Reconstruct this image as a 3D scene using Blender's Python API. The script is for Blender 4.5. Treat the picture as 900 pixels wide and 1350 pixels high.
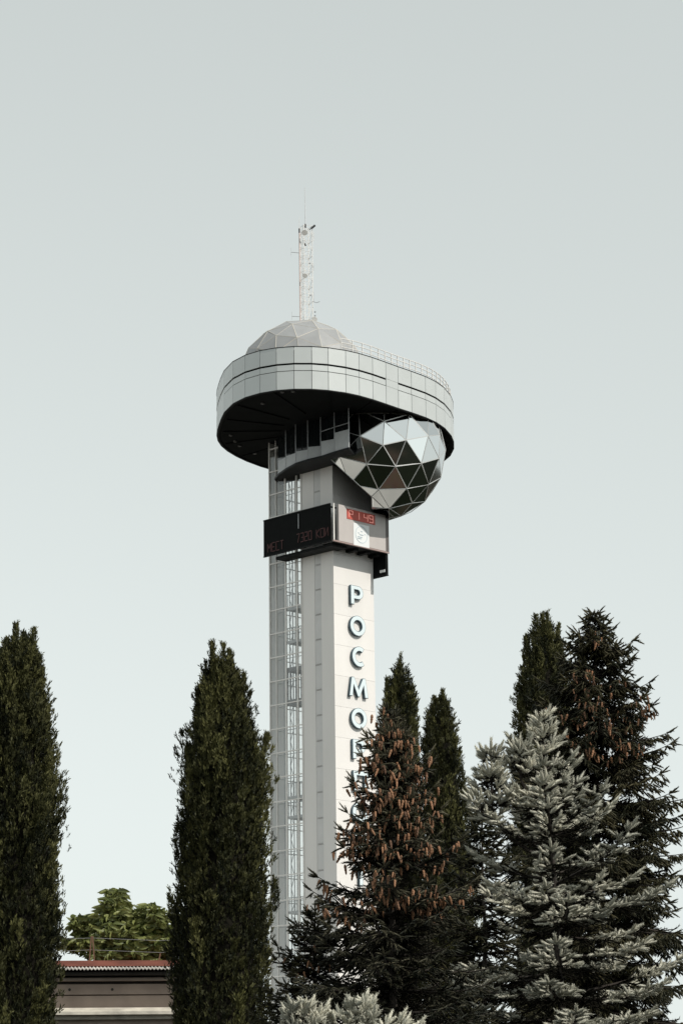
import bpy, bmesh, math, random
import numpy as np
from mathutils import Vector, Matrix, Quaternion

# ------------------------------------------------------------------ camera, sky, sun, exposure
SC = bpy.context.scene
COL = SC.collection
for o in list(bpy.data.objects):
    bpy.data.objects.remove(o)

TILT, ROLL, F = math.radians(14.5), 0.012, 3187.0      # 85 mm lens, 900 x 1350 photograph
EYE = np.array([0.0, 0.0, 1.7])
_r0 = np.array([1.0, 0, 0]); _u0 = np.array([0, -math.sin(TILT), math.cos(TILT)])
FW = np.array([0, math.cos(TILT), math.sin(TILT)])
UP = _u0 * math.cos(ROLL) + _r0 * math.sin(ROLL)
RT = _r0 * math.cos(ROLL) - _u0 * math.sin(ROLL)
cam_data = bpy.data.cameras.new('camera')
cam = bpy.data.objects.new('camera', cam_data); COL.objects.link(cam)
cam_data.sensor_fit = 'VERTICAL'; cam_data.sensor_height = 36.0; cam_data.sensor_width = 24.0
cam_data.lens = F / 1350 * 36.0
cam_data.clip_start = 0.5; cam_data.clip_end = 6000
cam.matrix_world = Matrix(((RT[0], UP[0], -FW[0], EYE[0]), (RT[1], UP[1], -FW[1], EYE[1]),
                           (RT[2], UP[2], -FW[2], EYE[2]), (0, 0, 0, 1)))
SC.camera = cam

SUN_EL = math.radians(43)
SUN_H = (0.84, -0.54)                                   # horizontal direction towards the sun
w = bpy.data.worlds.new('World'); SC.world = w; w.use_nodes = True
nt = w.node_tree; nt.nodes.clear()
sky = nt.nodes.new('ShaderNodeTexSky'); sky.sky_type = 'NISHITA'; sky.sun_disc = False
sky.sun_elevation = SUN_EL; sky.sun_rotation = math.atan2(SUN_H[0], SUN_H[1])
sky.air_density = 1.0; sky.dust_density = 0.6; sky.ozone_density = 1.0
hs = nt.nodes.new('ShaderNodeHueSaturation'); hs.inputs['Saturation'].default_value = 0.07
gm = nt.nodes.new('ShaderNodeGamma'); gm.inputs['Gamma'].default_value = 0.46
mul = nt.nodes.new('ShaderNodeMix'); mul.data_type = 'RGBA'; mul.blend_type = 'MULTIPLY'
mul.inputs[0].default_value = 1.0; mul.inputs[7].default_value = (0.95, 1.02, 0.995, 1)
bg = nt.nodes.new('ShaderNodeBackground'); bg.inputs['Strength'].default_value = 0.15
wo = nt.nodes.new('ShaderNodeOutputWorld')
SKY_GAIN = nt.nodes.new('ShaderNodeMix'); SKY_GAIN.data_type = 'RGBA'; SKY_GAIN.blend_type = 'MULTIPLY'
SKY_GAIN.inputs[0].default_value = 1.0; SKY_GAIN.inputs[7].default_value = (2.47, 2.47, 2.47, 1)
nt.links.new(sky.outputs[0], hs.inputs['Color']); nt.links.new(hs.outputs[0], gm.inputs['Color'])
nt.links.new(gm.outputs[0], mul.inputs[6]); nt.links.new(mul.outputs[2], SKY_GAIN.inputs[6])
nt.links.new(SKY_GAIN.outputs[2], bg.inputs['Color']); nt.links.new(bg.outputs[0], wo.inputs['Surface'])

sl = bpy.data.lights.new('sun', 'SUN'); sl.energy = 3.6; sl.angle = math.radians(0.6); sl.color = (1.0, 0.95, 0.87)
sun = bpy.data.objects.new('sun', sl); COL.objects.link(sun)
sd = Vector((SUN_H[0] * math.cos(SUN_EL), SUN_H[1] * math.cos(SUN_EL), math.sin(SUN_EL)))
sun.rotation_euler = sd.to_track_quat('Z', 'Y').to_euler(); sun.location = (60, -20, 80)

SC.render.engine = 'CYCLES'
SC.view_settings.view_transform = 'Standard'; SC.view_settings.look = 'None'
SC.view_settings.exposure = 0.0; SC.view_settings.gamma = 1.0; SC.view_settings.use_curve_mapping = False
SC.cycles.max_bounces = 6; SC.cycles.transparent_max_bounces = 12
SC.render.resolution_x = 682; SC.render.resolution_y = 1024

rng = np.random.default_rng(7)
random.seed(7)

# ------------------------------------------------------------------ photograph pixel -> place
def ray(x, y): return FW + (x - 450) / F * RT - (y - 675) / F * UP
def at_y(x, y, Y):
    d = ray(x, y); return EYE + d * (Y / d[1])
def at_z(x, y, Z):
    d = ray(x, y); return EYE + d * ((Z - EYE[2]) / d[2])

# ------------------------------------------------------------------ helpers
def nodes_of(name):
    m = bpy.data.materials.new(name); m.use_nodes = True
    t = m.node_tree; b = t.nodes['Principled BSDF']
    return m, t, b

def mat(name, col, rough=0.6, metal=0.0, spec=0.5, var=0.0, vscale=2.0, bump=0.0, bscale=30.0, coords='Object', detail=6, stretch=None):
    m, t, b = nodes_of(name)
    b.inputs['Base Color'].default_value = (*col, 1); b.inputs['Roughness'].default_value = rough
    b.inputs['Metallic'].default_value = metal; b.inputs['Specular IOR Level'].default_value = spec
    if var or bump:
        tc = t.nodes.new('ShaderNodeTexCoord')
        src = tc.outputs[coords]
        if stretch:
            mp = t.nodes.new('ShaderNodeMapping'); mp.inputs['Scale'].default_value = stretch
            t.links.new(src, mp.inputs[0]); src = mp.outputs[0]
    if var:
        n = t.nodes.new('ShaderNodeTexNoise'); n.inputs['Scale'].default_value = vscale; n.inputs['Detail'].default_value = detail
        t.links.new(src, n.inputs['Vector'])
        r = t.nodes.new('ShaderNodeMapRange'); r.inputs[1].default_value = 0.3; r.inputs[2].default_value = 0.7
        r.inputs[3].default_value = 1 - var; r.inputs[4].default_value = 1 + var * 0.5
        t.links.new(n.outputs['Fac'], r.inputs[0])
        x = t.nodes.new('ShaderNodeMix'); x.data_type = 'RGBA'; x.blend_type = 'MULTIPLY'; x.inputs[0].default_value = 1
        x.inputs[6].default_value = (*col, 1); t.links.new(r.outputs[0], x.inputs[7])
        t.links.new(x.outputs[2], b.inputs['Base Color'])
    if bump:
        n2 = t.nodes.new('ShaderNodeTexNoise'); n2.inputs['Scale'].default_value = bscale; n2.inputs['Detail'].default_value = 5
        t.links.new(src, n2.inputs['Vector'])
        bp = t.nodes.new('ShaderNodeBump'); bp.inputs['Strength'].default_value = bump; bp.inputs['Distance'].default_value = 0.02
        t.links.new(n2.outputs['Fac'], bp.inputs['Height']); t.links.new(bp.outputs[0], b.inputs['Normal'])
    return m

def per_object_variation(m, amount):
    """each piece of a set has a slightly different brightness of its own"""
    t = m.node_tree; b = t.nodes['Principled BSDF']
    oi = t.nodes.new('ShaderNodeObjectInfo')
    r = t.nodes.new('ShaderNodeMapRange'); r.inputs[3].default_value = 1 - amount; r.inputs[4].default_value = 1 + amount
    t.links.new(oi.outputs['Random'], r.inputs[0])
    x = t.nodes.new('ShaderNodeMix'); x.data_type = 'RGBA'; x.blend_type = 'MULTIPLY'; x.inputs[0].default_value = 1
    if b.inputs['Base Color'].is_linked:
        t.links.new(b.inputs['Base Color'].links[0].from_socket, x.inputs[6])
    else:
        x.inputs[6].default_value = b.inputs['Base Color'].default_value
    t.links.new(r.outputs[0], x.inputs[7]); t.links.new(x.outputs[2], b.inputs['Base Color'])
    return m

def leaf_mat(name, c0, c1, rough=0.6, spec=0.25, trans=0.0):
    """two leaf colours mixed by each spray's own 'tint' attribute"""
    m, t, b = nodes_of(name)
    a = t.nodes.new('ShaderNodeAttribute'); a.attribute_name = 'tint'
    x = t.nodes.new('ShaderNodeMix'); x.data_type = 'RGBA'
    x.inputs[6].default_value = (*c0, 1); x.inputs[7].default_value = (*c1, 1)
    t.links.new(a.outputs['Fac'], x.inputs[0]); t.links.new(x.outputs[2], b.inputs['Base Color'])
    b.inputs['Roughness'].default_value = rough; b.inputs['Specular IOR Level'].default_value = spec
    if trans:
        tr = t.nodes.new('ShaderNodeBsdfTranslucent'); t.links.new(x.outputs[2], tr.inputs['Color'])
        mx = t.nodes.new('ShaderNodeMixShader'); mx.inputs[0].default_value = trans
        t.links.new(b.outputs[0], mx.inputs[1]); t.links.new(tr.outputs[0], mx.inputs[2])
        t.links.new(mx.outputs[0], t.nodes['Material Output'].inputs['Surface'])
    return m

def tag(o, label=None, cat=None, group=None, kind=None):
    if label: o['label'] = label
    if cat: o['category'] = cat
    if group: o['group'] = group
    if kind: o['kind'] = kind
    return o

def empty(name, loc=(0, 0, 0), rz=0.0):
    o = bpy.data.objects.new(name, None); COL.objects.link(o)
    o.location = loc; o.rotation_euler = (0, 0, rz); o.empty_display_size = 0.3
    return o

def link(name, mesh, parent=None):
    o = bpy.data.objects.new(name, mesh); COL.objects.link(o)
    if parent is not None: o.parent = parent
    return o

class MB:
    """collects simple solids into ONE mesh"""
    def __init__(s): s.v = []; s.f = []; s.mi = []
    def add(s, vs, fs, mi=0):
        n = len(s.v); s.v += [tuple(map(float, p)) for p in vs]
        s.f += [tuple(i + n for i in f) for f in fs]; s.mi += [mi] * len(fs); return s
    def box(s, a, b, mi=0):
        x0, y0, z0 = a; x1, y1, z1 = b
        return s.add([(x0, y0, z0), (x1, y0, z0), (x1, y1, z0), (x0, y1, z0), (x0, y0, z1), (x1, y0, z1), (x1, y1, z1), (x0, y1, z1)],
              [(0, 3, 2, 1), (4, 5, 6, 7), (0, 1, 5, 4), (1, 2, 6, 5), (2, 3, 7, 6), (3, 0, 4, 7)], mi)
    def bar(s, p, q, w, w2=None, n=4, mi=0, ref=(0, 0, 1)):
        p = np.asarray(p, float); q = np.asarray(q, float); d = q - p; L = np.linalg.norm(d)
        if L < 1e-6: return s
        d /= L; ref = np.asarray(ref, float)
        if abs(d @ ref) > 0.95: ref = np.array([1.0, 0, 0])
        a = np.cross(d, ref); a /= np.linalg.norm(a); b = np.cross(d, a)
        w2 = w if w2 is None else w2; V = []
        for c, ww in ((p, w), (q, w2)):
            for k in range(n):
                t = 2 * math.pi * (k + 0.5) / n; V.append(c + (a * math.cos(t) + b * math.sin(t)) * ww * 0.5 * (1.414 if n == 4 else 1))
        fs = [(k, (k + 1) % n, n + (k + 1) % n, n + k) for k in range(n)] + [tuple(range(n))[::-1], tuple(range(n, 2 * n))]
        return s.add(V, fs, mi)
    def tube(s, pts, rad, n=6, mi=0):
        pts = [np.asarray(p, float) for p in pts]; V = []; m = len(pts)
        for i, p in enumerate(pts):
            d = pts[min(i + 1, m - 1)] - pts[max(i - 1, 0)]; d = d / (np.linalg.norm(d) + 1e-9)
            ref = np.array([0, 0, 1.0]) if abs(d[2]) < 0.9 else np.array([1.0, 0, 0])
            a = np.cross(d, ref); a /= np.linalg.norm(a); b = np.cross(d, a)
            for k in range(n):
                t = 2 * math.pi * k / n; V.append(p + (a * math.cos(t) + b * math.sin(t)) * rad[i])
        fs = [(i * n + k, i * n + (k + 1) % n, (i + 1) * n + (k + 1) % n, (i + 1) * n + k) for i in range(m - 1) for k in range(n)]
        fs += [tuple(range(n))[::-1], tuple(range((m - 1) * n, m * n))]
        return s.add(V, fs, mi)
    def prism(s, poly, z0, z1, mi=0):
        n = len(poly)
        V = [(x, y, z0) for x, y in poly] + [(x, y, z1) for x, y in poly]
        fs = [(k, (k + 1) % n, n + (k + 1) % n, n + k) for k in range(n)] + [tuple(range(n))[::-1], tuple(range(n, 2 * n))]
        return s.add(V, fs, mi)
    def mesh(s, name, mats, smooth=False):
        me = bpy.data.meshes.new(name); me.from_pydata(s.v, [], s.f)
        for m in (mats if isinstance(mats, (list, tuple)) else [mats]): me.materials.append(m)
        me.polygons.foreach_set('material_index', s.mi)
        if smooth: me.polygons.foreach_set('use_smooth', [True] * len(me.polygons))
        bm = bmesh.new(); bm.from_mesh(me); bmesh.ops.recalc_face_normals(bm, faces=bm.faces); bm.to_mesh(me); bm.free()
        me.update(); return me
    def build(s, name, mats, parent=None, smooth=False):
        return link(name, s.mesh(name, mats, smooth), parent)

def np_mesh(name, V, T, material, tint=None, smooth=False):
    """big triangle soups (foliage): V (n,3), T (m,3)"""
    me = bpy.data.meshes.new(name)
    V = np.ascontiguousarray(V, np.float32); T = np.ascontiguousarray(T, np.int32)
    me.vertices.add(len(V)); me.vertices.foreach_set('co', V.ravel())
    me.loops.add(T.size); me.loops.foreach_set('vertex_index', T.ravel())
    me.polygons.add(len(T)); me.polygons.foreach_set('loop_start', np.arange(0, T.size, 3, dtype=np.int32))
    me.polygons.foreach_set('loop_total', np.full(len(T), 3, np.int32))
    me.materials.append(material)
    if tint is not None:
        at = me.attributes.new('tint', 'FLOAT', 'POINT'); at.data.foreach_set('value', np.ascontiguousarray(tint, np.float32))
    me.update(calc_edges=True)
    if smooth: me.polygons.foreach_set('use_smooth', np.ones(len(T), bool))
    return me

def frames_from_dirs(D, spin):
    """rotation matrices whose local z is D (k,3), turned by spin about it"""
    D = D / np.linalg.norm(D, axis=1, keepdims=True)
    ref = np.where(np.abs(D[:, 2:3]) < 0.95, np.array([[0, 0, 1.0]]), np.array([[1.0, 0, 0]]))
    A = np.cross(ref, D); A /= np.linalg.norm(A, axis=1, keepdims=True); B = np.cross(D, A)
    c, s = np.cos(spin)[:, None], np.sin(spin)[:, None]
    X = A * c + B * s; Y = -A * s + B * c
    return np.stack([X, Y, D], axis=2)          # columns

def scatter(templates, P, D, S, R, tint, spin=None):
    """place template meshes (V,T) at P, z axis along D, scaled by S (length) and R (thickness)"""
    k = len(P); which = rng.integers(0, len(templates), k)
    spin = rng.uniform(0, 2 * math.pi, k) if spin is None else spin
    M = frames_from_dirs(D, spin); VV = []; TT = []; CC = []; off = 0
    for j, (tv, tf) in enumerate(templates):
        idx = np.nonzero(which == j)[0]
        if not len(idx): continue
        loc = tv[None] * np.stack([R[idx], R[idx], S[idx]], 1)[:, None, :]
        W = np.einsum('kij,knj->kni', M[idx], loc) + P[idx][:, None, :]
        n = tv.shape[0]
        VV.append(W.reshape(-1, 3)); TT.append((tf[None] + (np.arange(len(idx)) * n)[:, None, None]).reshape(-1, 3) + off)
        CC.append(np.repeat(tint[idx], n)); off += len(idx) * n
    return np.concatenate(VV), np.concatenate(TT), np.concatenate(CC)

# ------------------------------------------------------------------ materials
M_white = mat('white_painted_cladding', (0.76, 0.735, 0.71), 0.55, var=0.07, vscale=0.35, bump=0.05, bscale=8, stretch=(1, 1, 0.25))
per_object_variation(M_white, 0.025)
M_endw = mat('white_lift_lining', (0.84, 0.82, 0.80), 0.5, var=0.05, vscale=0.5)
M_strip = mat('grey_slot_cladding', (0.63, 0.62, 0.61), 0.5, var=0.06, vscale=1.0)
M_joint = mat('grey_joint_sealant', (0.42, 0.41, 0.40), 0.8)
M_silver = mat('silver_composite_panel', (0.53, 0.555, 0.55), 0.42, metal=0.12, spec=0.5, var=0.05, vscale=0.6)
per_object_variation(M_silver, 0.035)
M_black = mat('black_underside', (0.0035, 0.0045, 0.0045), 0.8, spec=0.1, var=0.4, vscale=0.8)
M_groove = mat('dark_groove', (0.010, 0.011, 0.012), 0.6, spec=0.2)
M_greyp = mat('grey_parapet_panel', (0.46, 0.475, 0.48), 0.45, metal=0.2, var=0.08, vscale=1.5)
per_object_variation(M_greyp, 0.06)
M_dglass = mat('dark_window_glass', (0.008, 0.01, 0.011), 0.08, spec=0.35)
M_mirror = per_object_variation(mat('mirror_coated_glass', (0.66, 0.675, 0.675), 0.035, metal=1.0), 0.22)
M_frame = mat('aluminium_glazing_bar', (0.50, 0.50, 0.49), 0.4, metal=0.5)
M_dome = mat('grey_dome_panel', (0.31, 0.315, 0.32), 0.5, var=0.08, vscale=1.2)
per_object_variation(M_dome, 0.10)
M_rib = mat('cream_dome_rib', (0.50, 0.47, 0.42), 0.5)
M_wsteel = mat('white_painted_steel', (0.74, 0.72, 0.69), 0.45, var=0.1, vscale=3)
M_pinkst = mat('faded_pink_steel', (0.62, 0.50, 0.46), 0.5, var=0.1, vscale=3)
M_gsteel = mat('galvanised_steel', (0.42, 0.43, 0.44), 0.45, metal=0.5, var=0.15, vscale=4)
M_dsteel = mat('dark_steel', (0.05, 0.05, 0.055), 0.5)
M_led = mat('black_led_screen', (0.004, 0.005, 0.005), 0.7, spec=0.10, var=0.3, vscale=2)
M_ledframe = mat('black_screen_frame', (0.008, 0.009, 0.009), 0.6, spec=0.15)
M_taupe = mat('taupe_display_board', (0.50, 0.46, 0.44), 0.55, var=0.06, vscale=1.0)
M_redled = mat('red_clock_panel', (0.50, 0.085, 0.06), 0.5)
M_poster = mat('white_emblem_board', (0.78, 0.80, 0.80), 0.5)
M_emblem = mat('pale_blue_emblem', (0.45, 0.55, 0.60), 0.5)
M_lface = mat('pale_blue_letter_face', (0.70, 0.79, 0.82), 0.35, var=0.04, vscale=2)
M_lside = mat('dark_blue_letter_side', (0.06, 0.10, 0.125), 0.5)

def glow(name, col, e):
    m, t, b = nodes_of(name)
    b.inputs['Base Color'].default_value = (*col, 1); b.inputs['Emission Color'].default_value = (*col, 1)
    b.inputs['Emission Strength'].default_value = e; return m
M_digit = glow('lit_clock_segment', (0.85, 0.36, 0.30), 0.25)
M_redtext = glow('lit_red_led_text', (0.05, 0.007, 0.006), 0.08)

def clear_glass():
    m, t, b = nodes_of('clear_lift_shaft_glass')
    t.nodes.remove(b)
    tr = t.nodes.new('ShaderNodeBsdfTransparent'); tr.inputs['Color'].default_value = (0.975, 0.975, 0.97, 1)
    gl = t.nodes.new('ShaderNodeBsdfGlossy'); gl.inputs['Roughness'].default_value = 0.06; gl.inputs['Color'].default_value = (0.8, 0.82, 0.82, 1)
    mx = t.nodes.new('ShaderNodeMixShader'); mx.inputs[0].default_value = 0.08
    t.links.new(tr.outputs[0], mx.inputs[1]); t.links.new(gl.outputs[0], mx.inputs[2])
    t.links.new(mx.outputs[0], t.nodes['Material Output'].inputs['Surface'])
    return m
M_glass = clear_glass()

# ------------------------------------------------------------------ ground
def ground_material():
    m, t, b = nodes_of('park_ground')
    tc = t.nodes.new('ShaderNodeTexCoord')
    n = t.nodes.new('ShaderNodeTexNoise'); n.inputs['Scale'].default_value = 0.035; n.inputs['Detail'].default_value = 5
    t.links.new(tc.outputs['Object'], n.inputs['Vector'])
    r = t.nodes.new('ShaderNodeValToRGB'); e = r.color_ramp.elements
    e[0].position = 0.54; e[0].color = (0.007, 0.009, 0.005, 1); e[1].position = 0.64; e[1].color = (0.075, 0.05, 0.038, 1)
    t.links.new(n.outputs['Fac'], r.inputs[0])
    n2 = t.nodes.new('ShaderNodeTexNoise'); n2.inputs['Scale'].default_value = 3.0; n2.inputs['Detail'].default_value = 8
    t.links.new(tc.outputs['Object'], n2.inputs['Vector'])
    x = t.nodes.new('ShaderNodeMix'); x.data_type = 'RGBA'; x.blend_type = 'OVERLAY'; x.inputs[0].default_value = 0.5
    t.links.new(r.outputs[0], x.inputs[6]); t.links.new(n2.outputs['Color'], x.inputs[7])
    t.links.new(x.outputs[2], b.inputs['Base Color']); b.inputs['Roughness'].default_value = 0.95; b.inputs['Specular IOR Level'].default_value = 0.03
    return m
g = MB(); S_ = 3000; N_ = 24
cs = np.linspace(-1, 1, N_ + 1); cs = np.sign(cs) * np.abs(cs) ** 2 * S_
g.add([(x, y, 0) for y in cs for x in cs], [(j * (N_ + 1) + i, j * (N_ + 1) + i + 1, (j + 1) * (N_ + 1) + i + 1, (j + 1) * (N_ + 1) + i) for j in range(N_) for i in range(N_)])
tag(g.build('ground', ground_material()), kind='structure')

# unseen pale ground, added to bounce sun onto the shaded left face
q_ = MB(); q_.add([(-190, 80, 0.004), (-42, 120, 0.004), (-30, 172, 0.004), (-30, 320, 0.004), (-190, 320, 0.004)], [(0, 1, 2, 3, 4)])
tag(q_.build('bounce_ground_left', mat('pale_bounce_ground', (0.46, 0.44, 0.41), 0.85, var=0.15, vscale=0.3)), kind='structure')

# ------------------------------------------------------------------ the control tower
YC = 180.0
CN = at_y(439.3, 740, YC)                                  # near corner of the shaft
RZ = math.radians(45.5)
eR = np.array([math.cos(RZ), math.sin(RZ)]); eL = np.array([-math.sin(RZ), math.cos(RZ)])
def to_local(p):
    d = np.asarray(p)[:2] - CN[:2]; return np.array([d @ eR, d @ eL, p[2]])
def hit_left(x, y, off=0.0):
    """photo pixel on a plane parallel to the left face, off metres in front of it"""
    o = to_local(EYE); d = ray(x, y); dl = np.array([d[:2] @ eR, d[:2] @ eL, d[2]])
    return o + dl * ((-off - o[0]) / dl[0])
def hit_right(x, y, off=0.0):
    o = to_local(EYE); d = ray(x, y); dl = np.array([d[:2] @ eR, d[:2] @ eL, d[2]])
    return o + dl * ((-off - o[1]) / dl[1])
f_ = MB(); f_.add([(CN[0] + 25 * math.cos(t), CN[1] + 6 + 25 * math.sin(t), 0.010) for t in np.linspace(0, 2 * math.pi, 49)[:-1]], [tuple(range(48))])
tag(f_.build('bounce_ground_base', bpy.data.materials['pale_bounce_ground']), kind='structure')  # unseen pale disc, added to bounce sunlight up the shaft
WL = hit_left(354.6, 740)[1]; WG = hit_left(398.3, 740)[1]; WR = hit_right(491.5, 720)[0]
ZB = hit_left(355, 584)[2]                                  # underside of the observation deck
tower = empty('control_tower', (CN[0], CN[1], 0), RZ)
tag(tower, 'tall white control tower with round silver deck, grey dome and mirrored globe', 'tower')

# ---- shaft core with its cladding panels
core = MB(); core.box((0.05, 0.05, 0), (WR - 0.05, WG - 0.05, ZB + 0.5)).build('shaft', M_joint, tower)
shaft = [o for o in tower.children if o.name.startswith('shaft')][0]
zj0 = hit_right(441, 769)[2]; zj1 = hit_right(444, 971.4)[2]; pitch = (zj0 - zj1) / 5.0
zs = []
z = zj0 + 5 * pitch
while z > 0: zs.append(z); z -= pitch
zs.append(0.0); zs = [q for q in zs if q < ZB - 0.05]; zs = [ZB] + zs
GJ = 0.007
for a, b in zip(zs[:-1], zs[1:]):                           # right face: one wide panel per storey
    MB().box((0.0, 0.0, b + GJ), (WR, 0.05, a - GJ)).build('wall_panel', M_white, shaft)
s0 = hit_left(415.5, 850)[1]; s1 = hit_left(424.0, 850)[1]  # slot strip on the left face
y1s, y0s = max(s0, s1), min(s0, s1)
MB().box((0.0, 0.052, 0.0), (0.05, y0s - 0.01, ZB)).build('wall_panel', M_white, shaft)
MB().box((0.0, y1s + 0.01, 0.0), (0.05, WG - 0.002, ZB)).build('wall_panel', M_white, shaft)
zt0 = hit_left(420, 844)[2]; zt1 = hit_left(420, 1110)[2]
pt = abs(hit_left(420, 1008)[2] - hit_left(420, 1042)[2])
z = zt0 + 8 * pt; k = 0
while z > 0:
    if z < ZB:
        MB().box((0.018, y0s, max(z - pt, 0) + 0.03), (0.05, y1s, min(z, ZB) - 0.0)).build('slot_panel', M_strip, shaft)
        mb = MB(); mb.box((-0.012, y0s + 0.1, max(z - pt, 0) + 0.06), (0.017, y1s - 0.1, max(z - pt, 0) + 0.12)); mb.build('slot_sill', M_joint, shaft)
    z -= pt
MB().box((WR - 0.05, 0.052, 0), (WR, WG, ZB)).build('side_wall', M_white, shaft)

# ---- glazed lift shaft on the left face
lift = MB().box((0.4, WG + 0.1, 0), (WR - 0.4, WL - 0.1, 0.3)).build('lift_shaft', M_joint, tower)
ZG = ZB
tz0 = hit_left(370, 770)[2]; tz1 = hit_left(370, 1152)[2]
tp = (hit_left(357, 775)[2] - hit_left(357, 1031 - 100)[2]) / 5.0
tzs = []
z = hit_left(357, 775)[2] + 7 * tp
while z > 0.2:
    if z < ZG: tzs.append(z)
    z -= tp
mull = [hit_left(x, 740)[1] for x in (355.6, 364.2, 376.5, 391.5, 397.6)]
mw = (0.10, 0.07, 0.13, 0.13, 0.10)
for yy, ww in zip(mull, mw):
    MB().box((-0.05, yy - ww / 2, 0), (0.05, yy + ww / 2, ZG)).build('mullion', M_wsteel, lift)
for d in (1.6, 2.9, WR - 0.1):
    MB().box((d - 0.05, WL - 0.05, 0), (d + 0.05, WL + 0.05, ZG)).build('mullion', M_wsteel, lift)
for z in tzs:
    MB().box((-0.045, WG + 0.01, z - 0.045), (-0.0, WL - 0.01, z + 0.045)).build('transom', M_wsteel, lift)
    MB().box((0.05, WL - 0.0, z - 0.04), (WR, WL + 0.045, z + 0.04)).build('transom', M_wsteel, lift)
lv = [ZG] + tzs + [0.05]
for a, b in zip(lv[:-1], lv[1:]):
    MB().box((0.02, WG + 0.03, b + 0.05), (0.035, WL - 0.06, a - 0.05)).build('glass_pane', M_glass, lift)
    MB().box((1.66, WL - 0.02, b + 0.05), (WR - 0.1, WL - 0.005, a - 0.05)).build('glass_pane', M_glass, lift)
    MB().box((0.06, WL - 0.03, b + 0.02), (1.54, WL - 0.0, a - 0.02)).build('end_wall_panel', M_endw, lift)
# steel guide truss inside
tr = MB(); tx0, tx1 = 1.75, 2.75; ty0, ty1 = WG + 0.35, WG + 1.5
for (x, y) in ((tx0, ty0), (tx1, ty0), (tx0, ty1), (tx1, ty1)): tr.bar((x, y, 0.05), (x, y, ZG), 0.10)
z = 0.3; k = 0
hp = tp / 2
while z + hp < ZG:
    c = [(tx0, ty0), (tx1, ty0), (tx1, ty1), (tx0, ty1)]
    for q in range(4):
        p0, p1 = c[q], c[(q + 1) % 4]
        tr.bar((*p0, z), (*p1, z), 0.06)
        if k % 2: tr.bar((*p0, z), (*p1, z + hp), 0.06)
        else: tr.bar((*p1, z), (*p0, z + hp), 0.06)
    z += hp; k += 1
tr.build('guide_truss', M_gsteel, lift)
tr = MB(); 
for yy in (WG + 2.0, WG + 2.35, WL - 0.7):
    tr.bar((0.9, yy, 0.05), (0.9, yy, ZG), 0.06)
z = 0.3
while z + tp < ZG:
    tr.bar((0.9, WG + 2.0, z), (0.9, WG + 2.35, z + tp / 2), 0.04); tr.bar((0.9, WG + 2.35, z + tp / 2), (0.9, WG + 2.0, z + tp), 0.04)
    tr.bar((0.9, WG + 0.1, z), (0.9, WL - 0.1, z), 0.05); z += tp
tr.build('guide_rail', M_gsteel, lift)
def landing(ypx, h, name='landing', m=None):
    p = hit_left(384, ypx)[2]
    MB().box((0.5, WG + 0.08, p - h), (WR - 0.6, WG + 2.25, p)).build(name, m or M_gsteel, lift)
    mb = MB()
    for q in np.linspace(WG + 0.2, WG + 2.15, 9): mb.bar((0.5, q, p), (0.5, q, p + 1.0), 0.04)
    mb.bar((0.5, WG + 0.1, p + 1.0), (0.5, WG + 2.2, p + 1.0), 0.06)
    mb.build('landing_rail', M_gsteel, lift)
for ypx in (798, 842, 1048, 1074, 1200): landing(ypx, 0.22)
zc = hit_left(384, 922)[2]; zc1 = hit_left(384, 880)[2]
cab = MB().box((0.45, WG + 0.1, zc - 0.35), (1.7, WG + 2.2, zc + 0.1)); cab.box((0.45, WG + 0.1, zc1 - 0.2), (1.7, WG + 2.2, zc1 + 0.15))
cabo = cab.build('lift_car', mat('grey_lift_car', (0.16, 0.16, 0.165), 0.5), lift)
mb = MB()
for q in np.linspace(WG + 0.15, WG + 2.15, 8): mb.bar((0.5, q, zc), (0.5, q, zc1), 0.07); 
mb.build('car_bars', M_dsteel, lift)

# ---- observation deck outline: rim points read off the photograph, fitted with a smooth closed curve
near = [(286.3, 560), (289, 553), (296.3, 543.3), (308.3, 532), (324.2, 524), (343.3, 518), (364.2, 514), (387, 511.7), (410.8, 511.7),
        (433, 513.6), (456, 517.4), (473, 522), (491, 526.6), (508.5, 532.4), (526, 537.4), (543.6, 543.2), (561.5, 549.9), (575.4, 556.2), (586.8, 564), (594, 574)]
right_end = [(596.3, 585), (595, 597.4), (589.5, 606.5)]
far = [(285.3, 566.7), (286.3, 575), (293.3, 586.7), (308.3, 599), (325, 608.3), (341.7, 614.7), (355, 618.3)]
guess = [(400, 628), (450, 631.5), (500, 630), (545, 624), (572, 616)]
P0 = np.array([to_local(at_z(x, y, ZB))[:2] for x, y in near + right_end + far + guess])
cen = P0.mean(0)
th = np.arctan2(P0[:, 1] - cen[1], P0[:, 0] - cen[0]); rr = np.hypot(P0[:, 0] - cen[0], P0[:, 1] - cen[1])
K = 4
def basis(t): return np.stack([np.ones_like(t)] + [f(k * t) for k in range(1, K + 1) for f in (np.cos, np.sin)], 1)
coef = np.linalg.lstsq(basis(th), rr, rcond=None)[0]
def rim(t, off=0.0):
    t = np.atleast_1d(np.asarray(t, float)); q = basis(t) @ coef + off
    return np.stack([cen[0] + q * np.cos(t), cen[1] + q * np.sin(t)], 1)
nt_ = np.unwrap(th[:len(near)])                              # seams we can see
direction = np.sign(nt_[-1] - nt_[0])
start, end = nt_[-1], nt_[0] + direction * 2 * math.pi
n_far = max(8, int(round(abs(end - start) / np.median(np.abs(np.diff(nt_))))))
seams = list(nt_) + list(np.linspace(start, end, n_far + 1)[1:-1])
zt = None
p_near = at_z(410.8, 511.7, ZB); ztop = at_y(410.8, 455.5, p_near[1])[2]
H = ztop - ZB
poly_out = rim(seams)
poly_in = rim(seams, -0.10)
if direction < 0: core_poly = poly_in[::-1]
else: core_poly = poly_in
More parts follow.
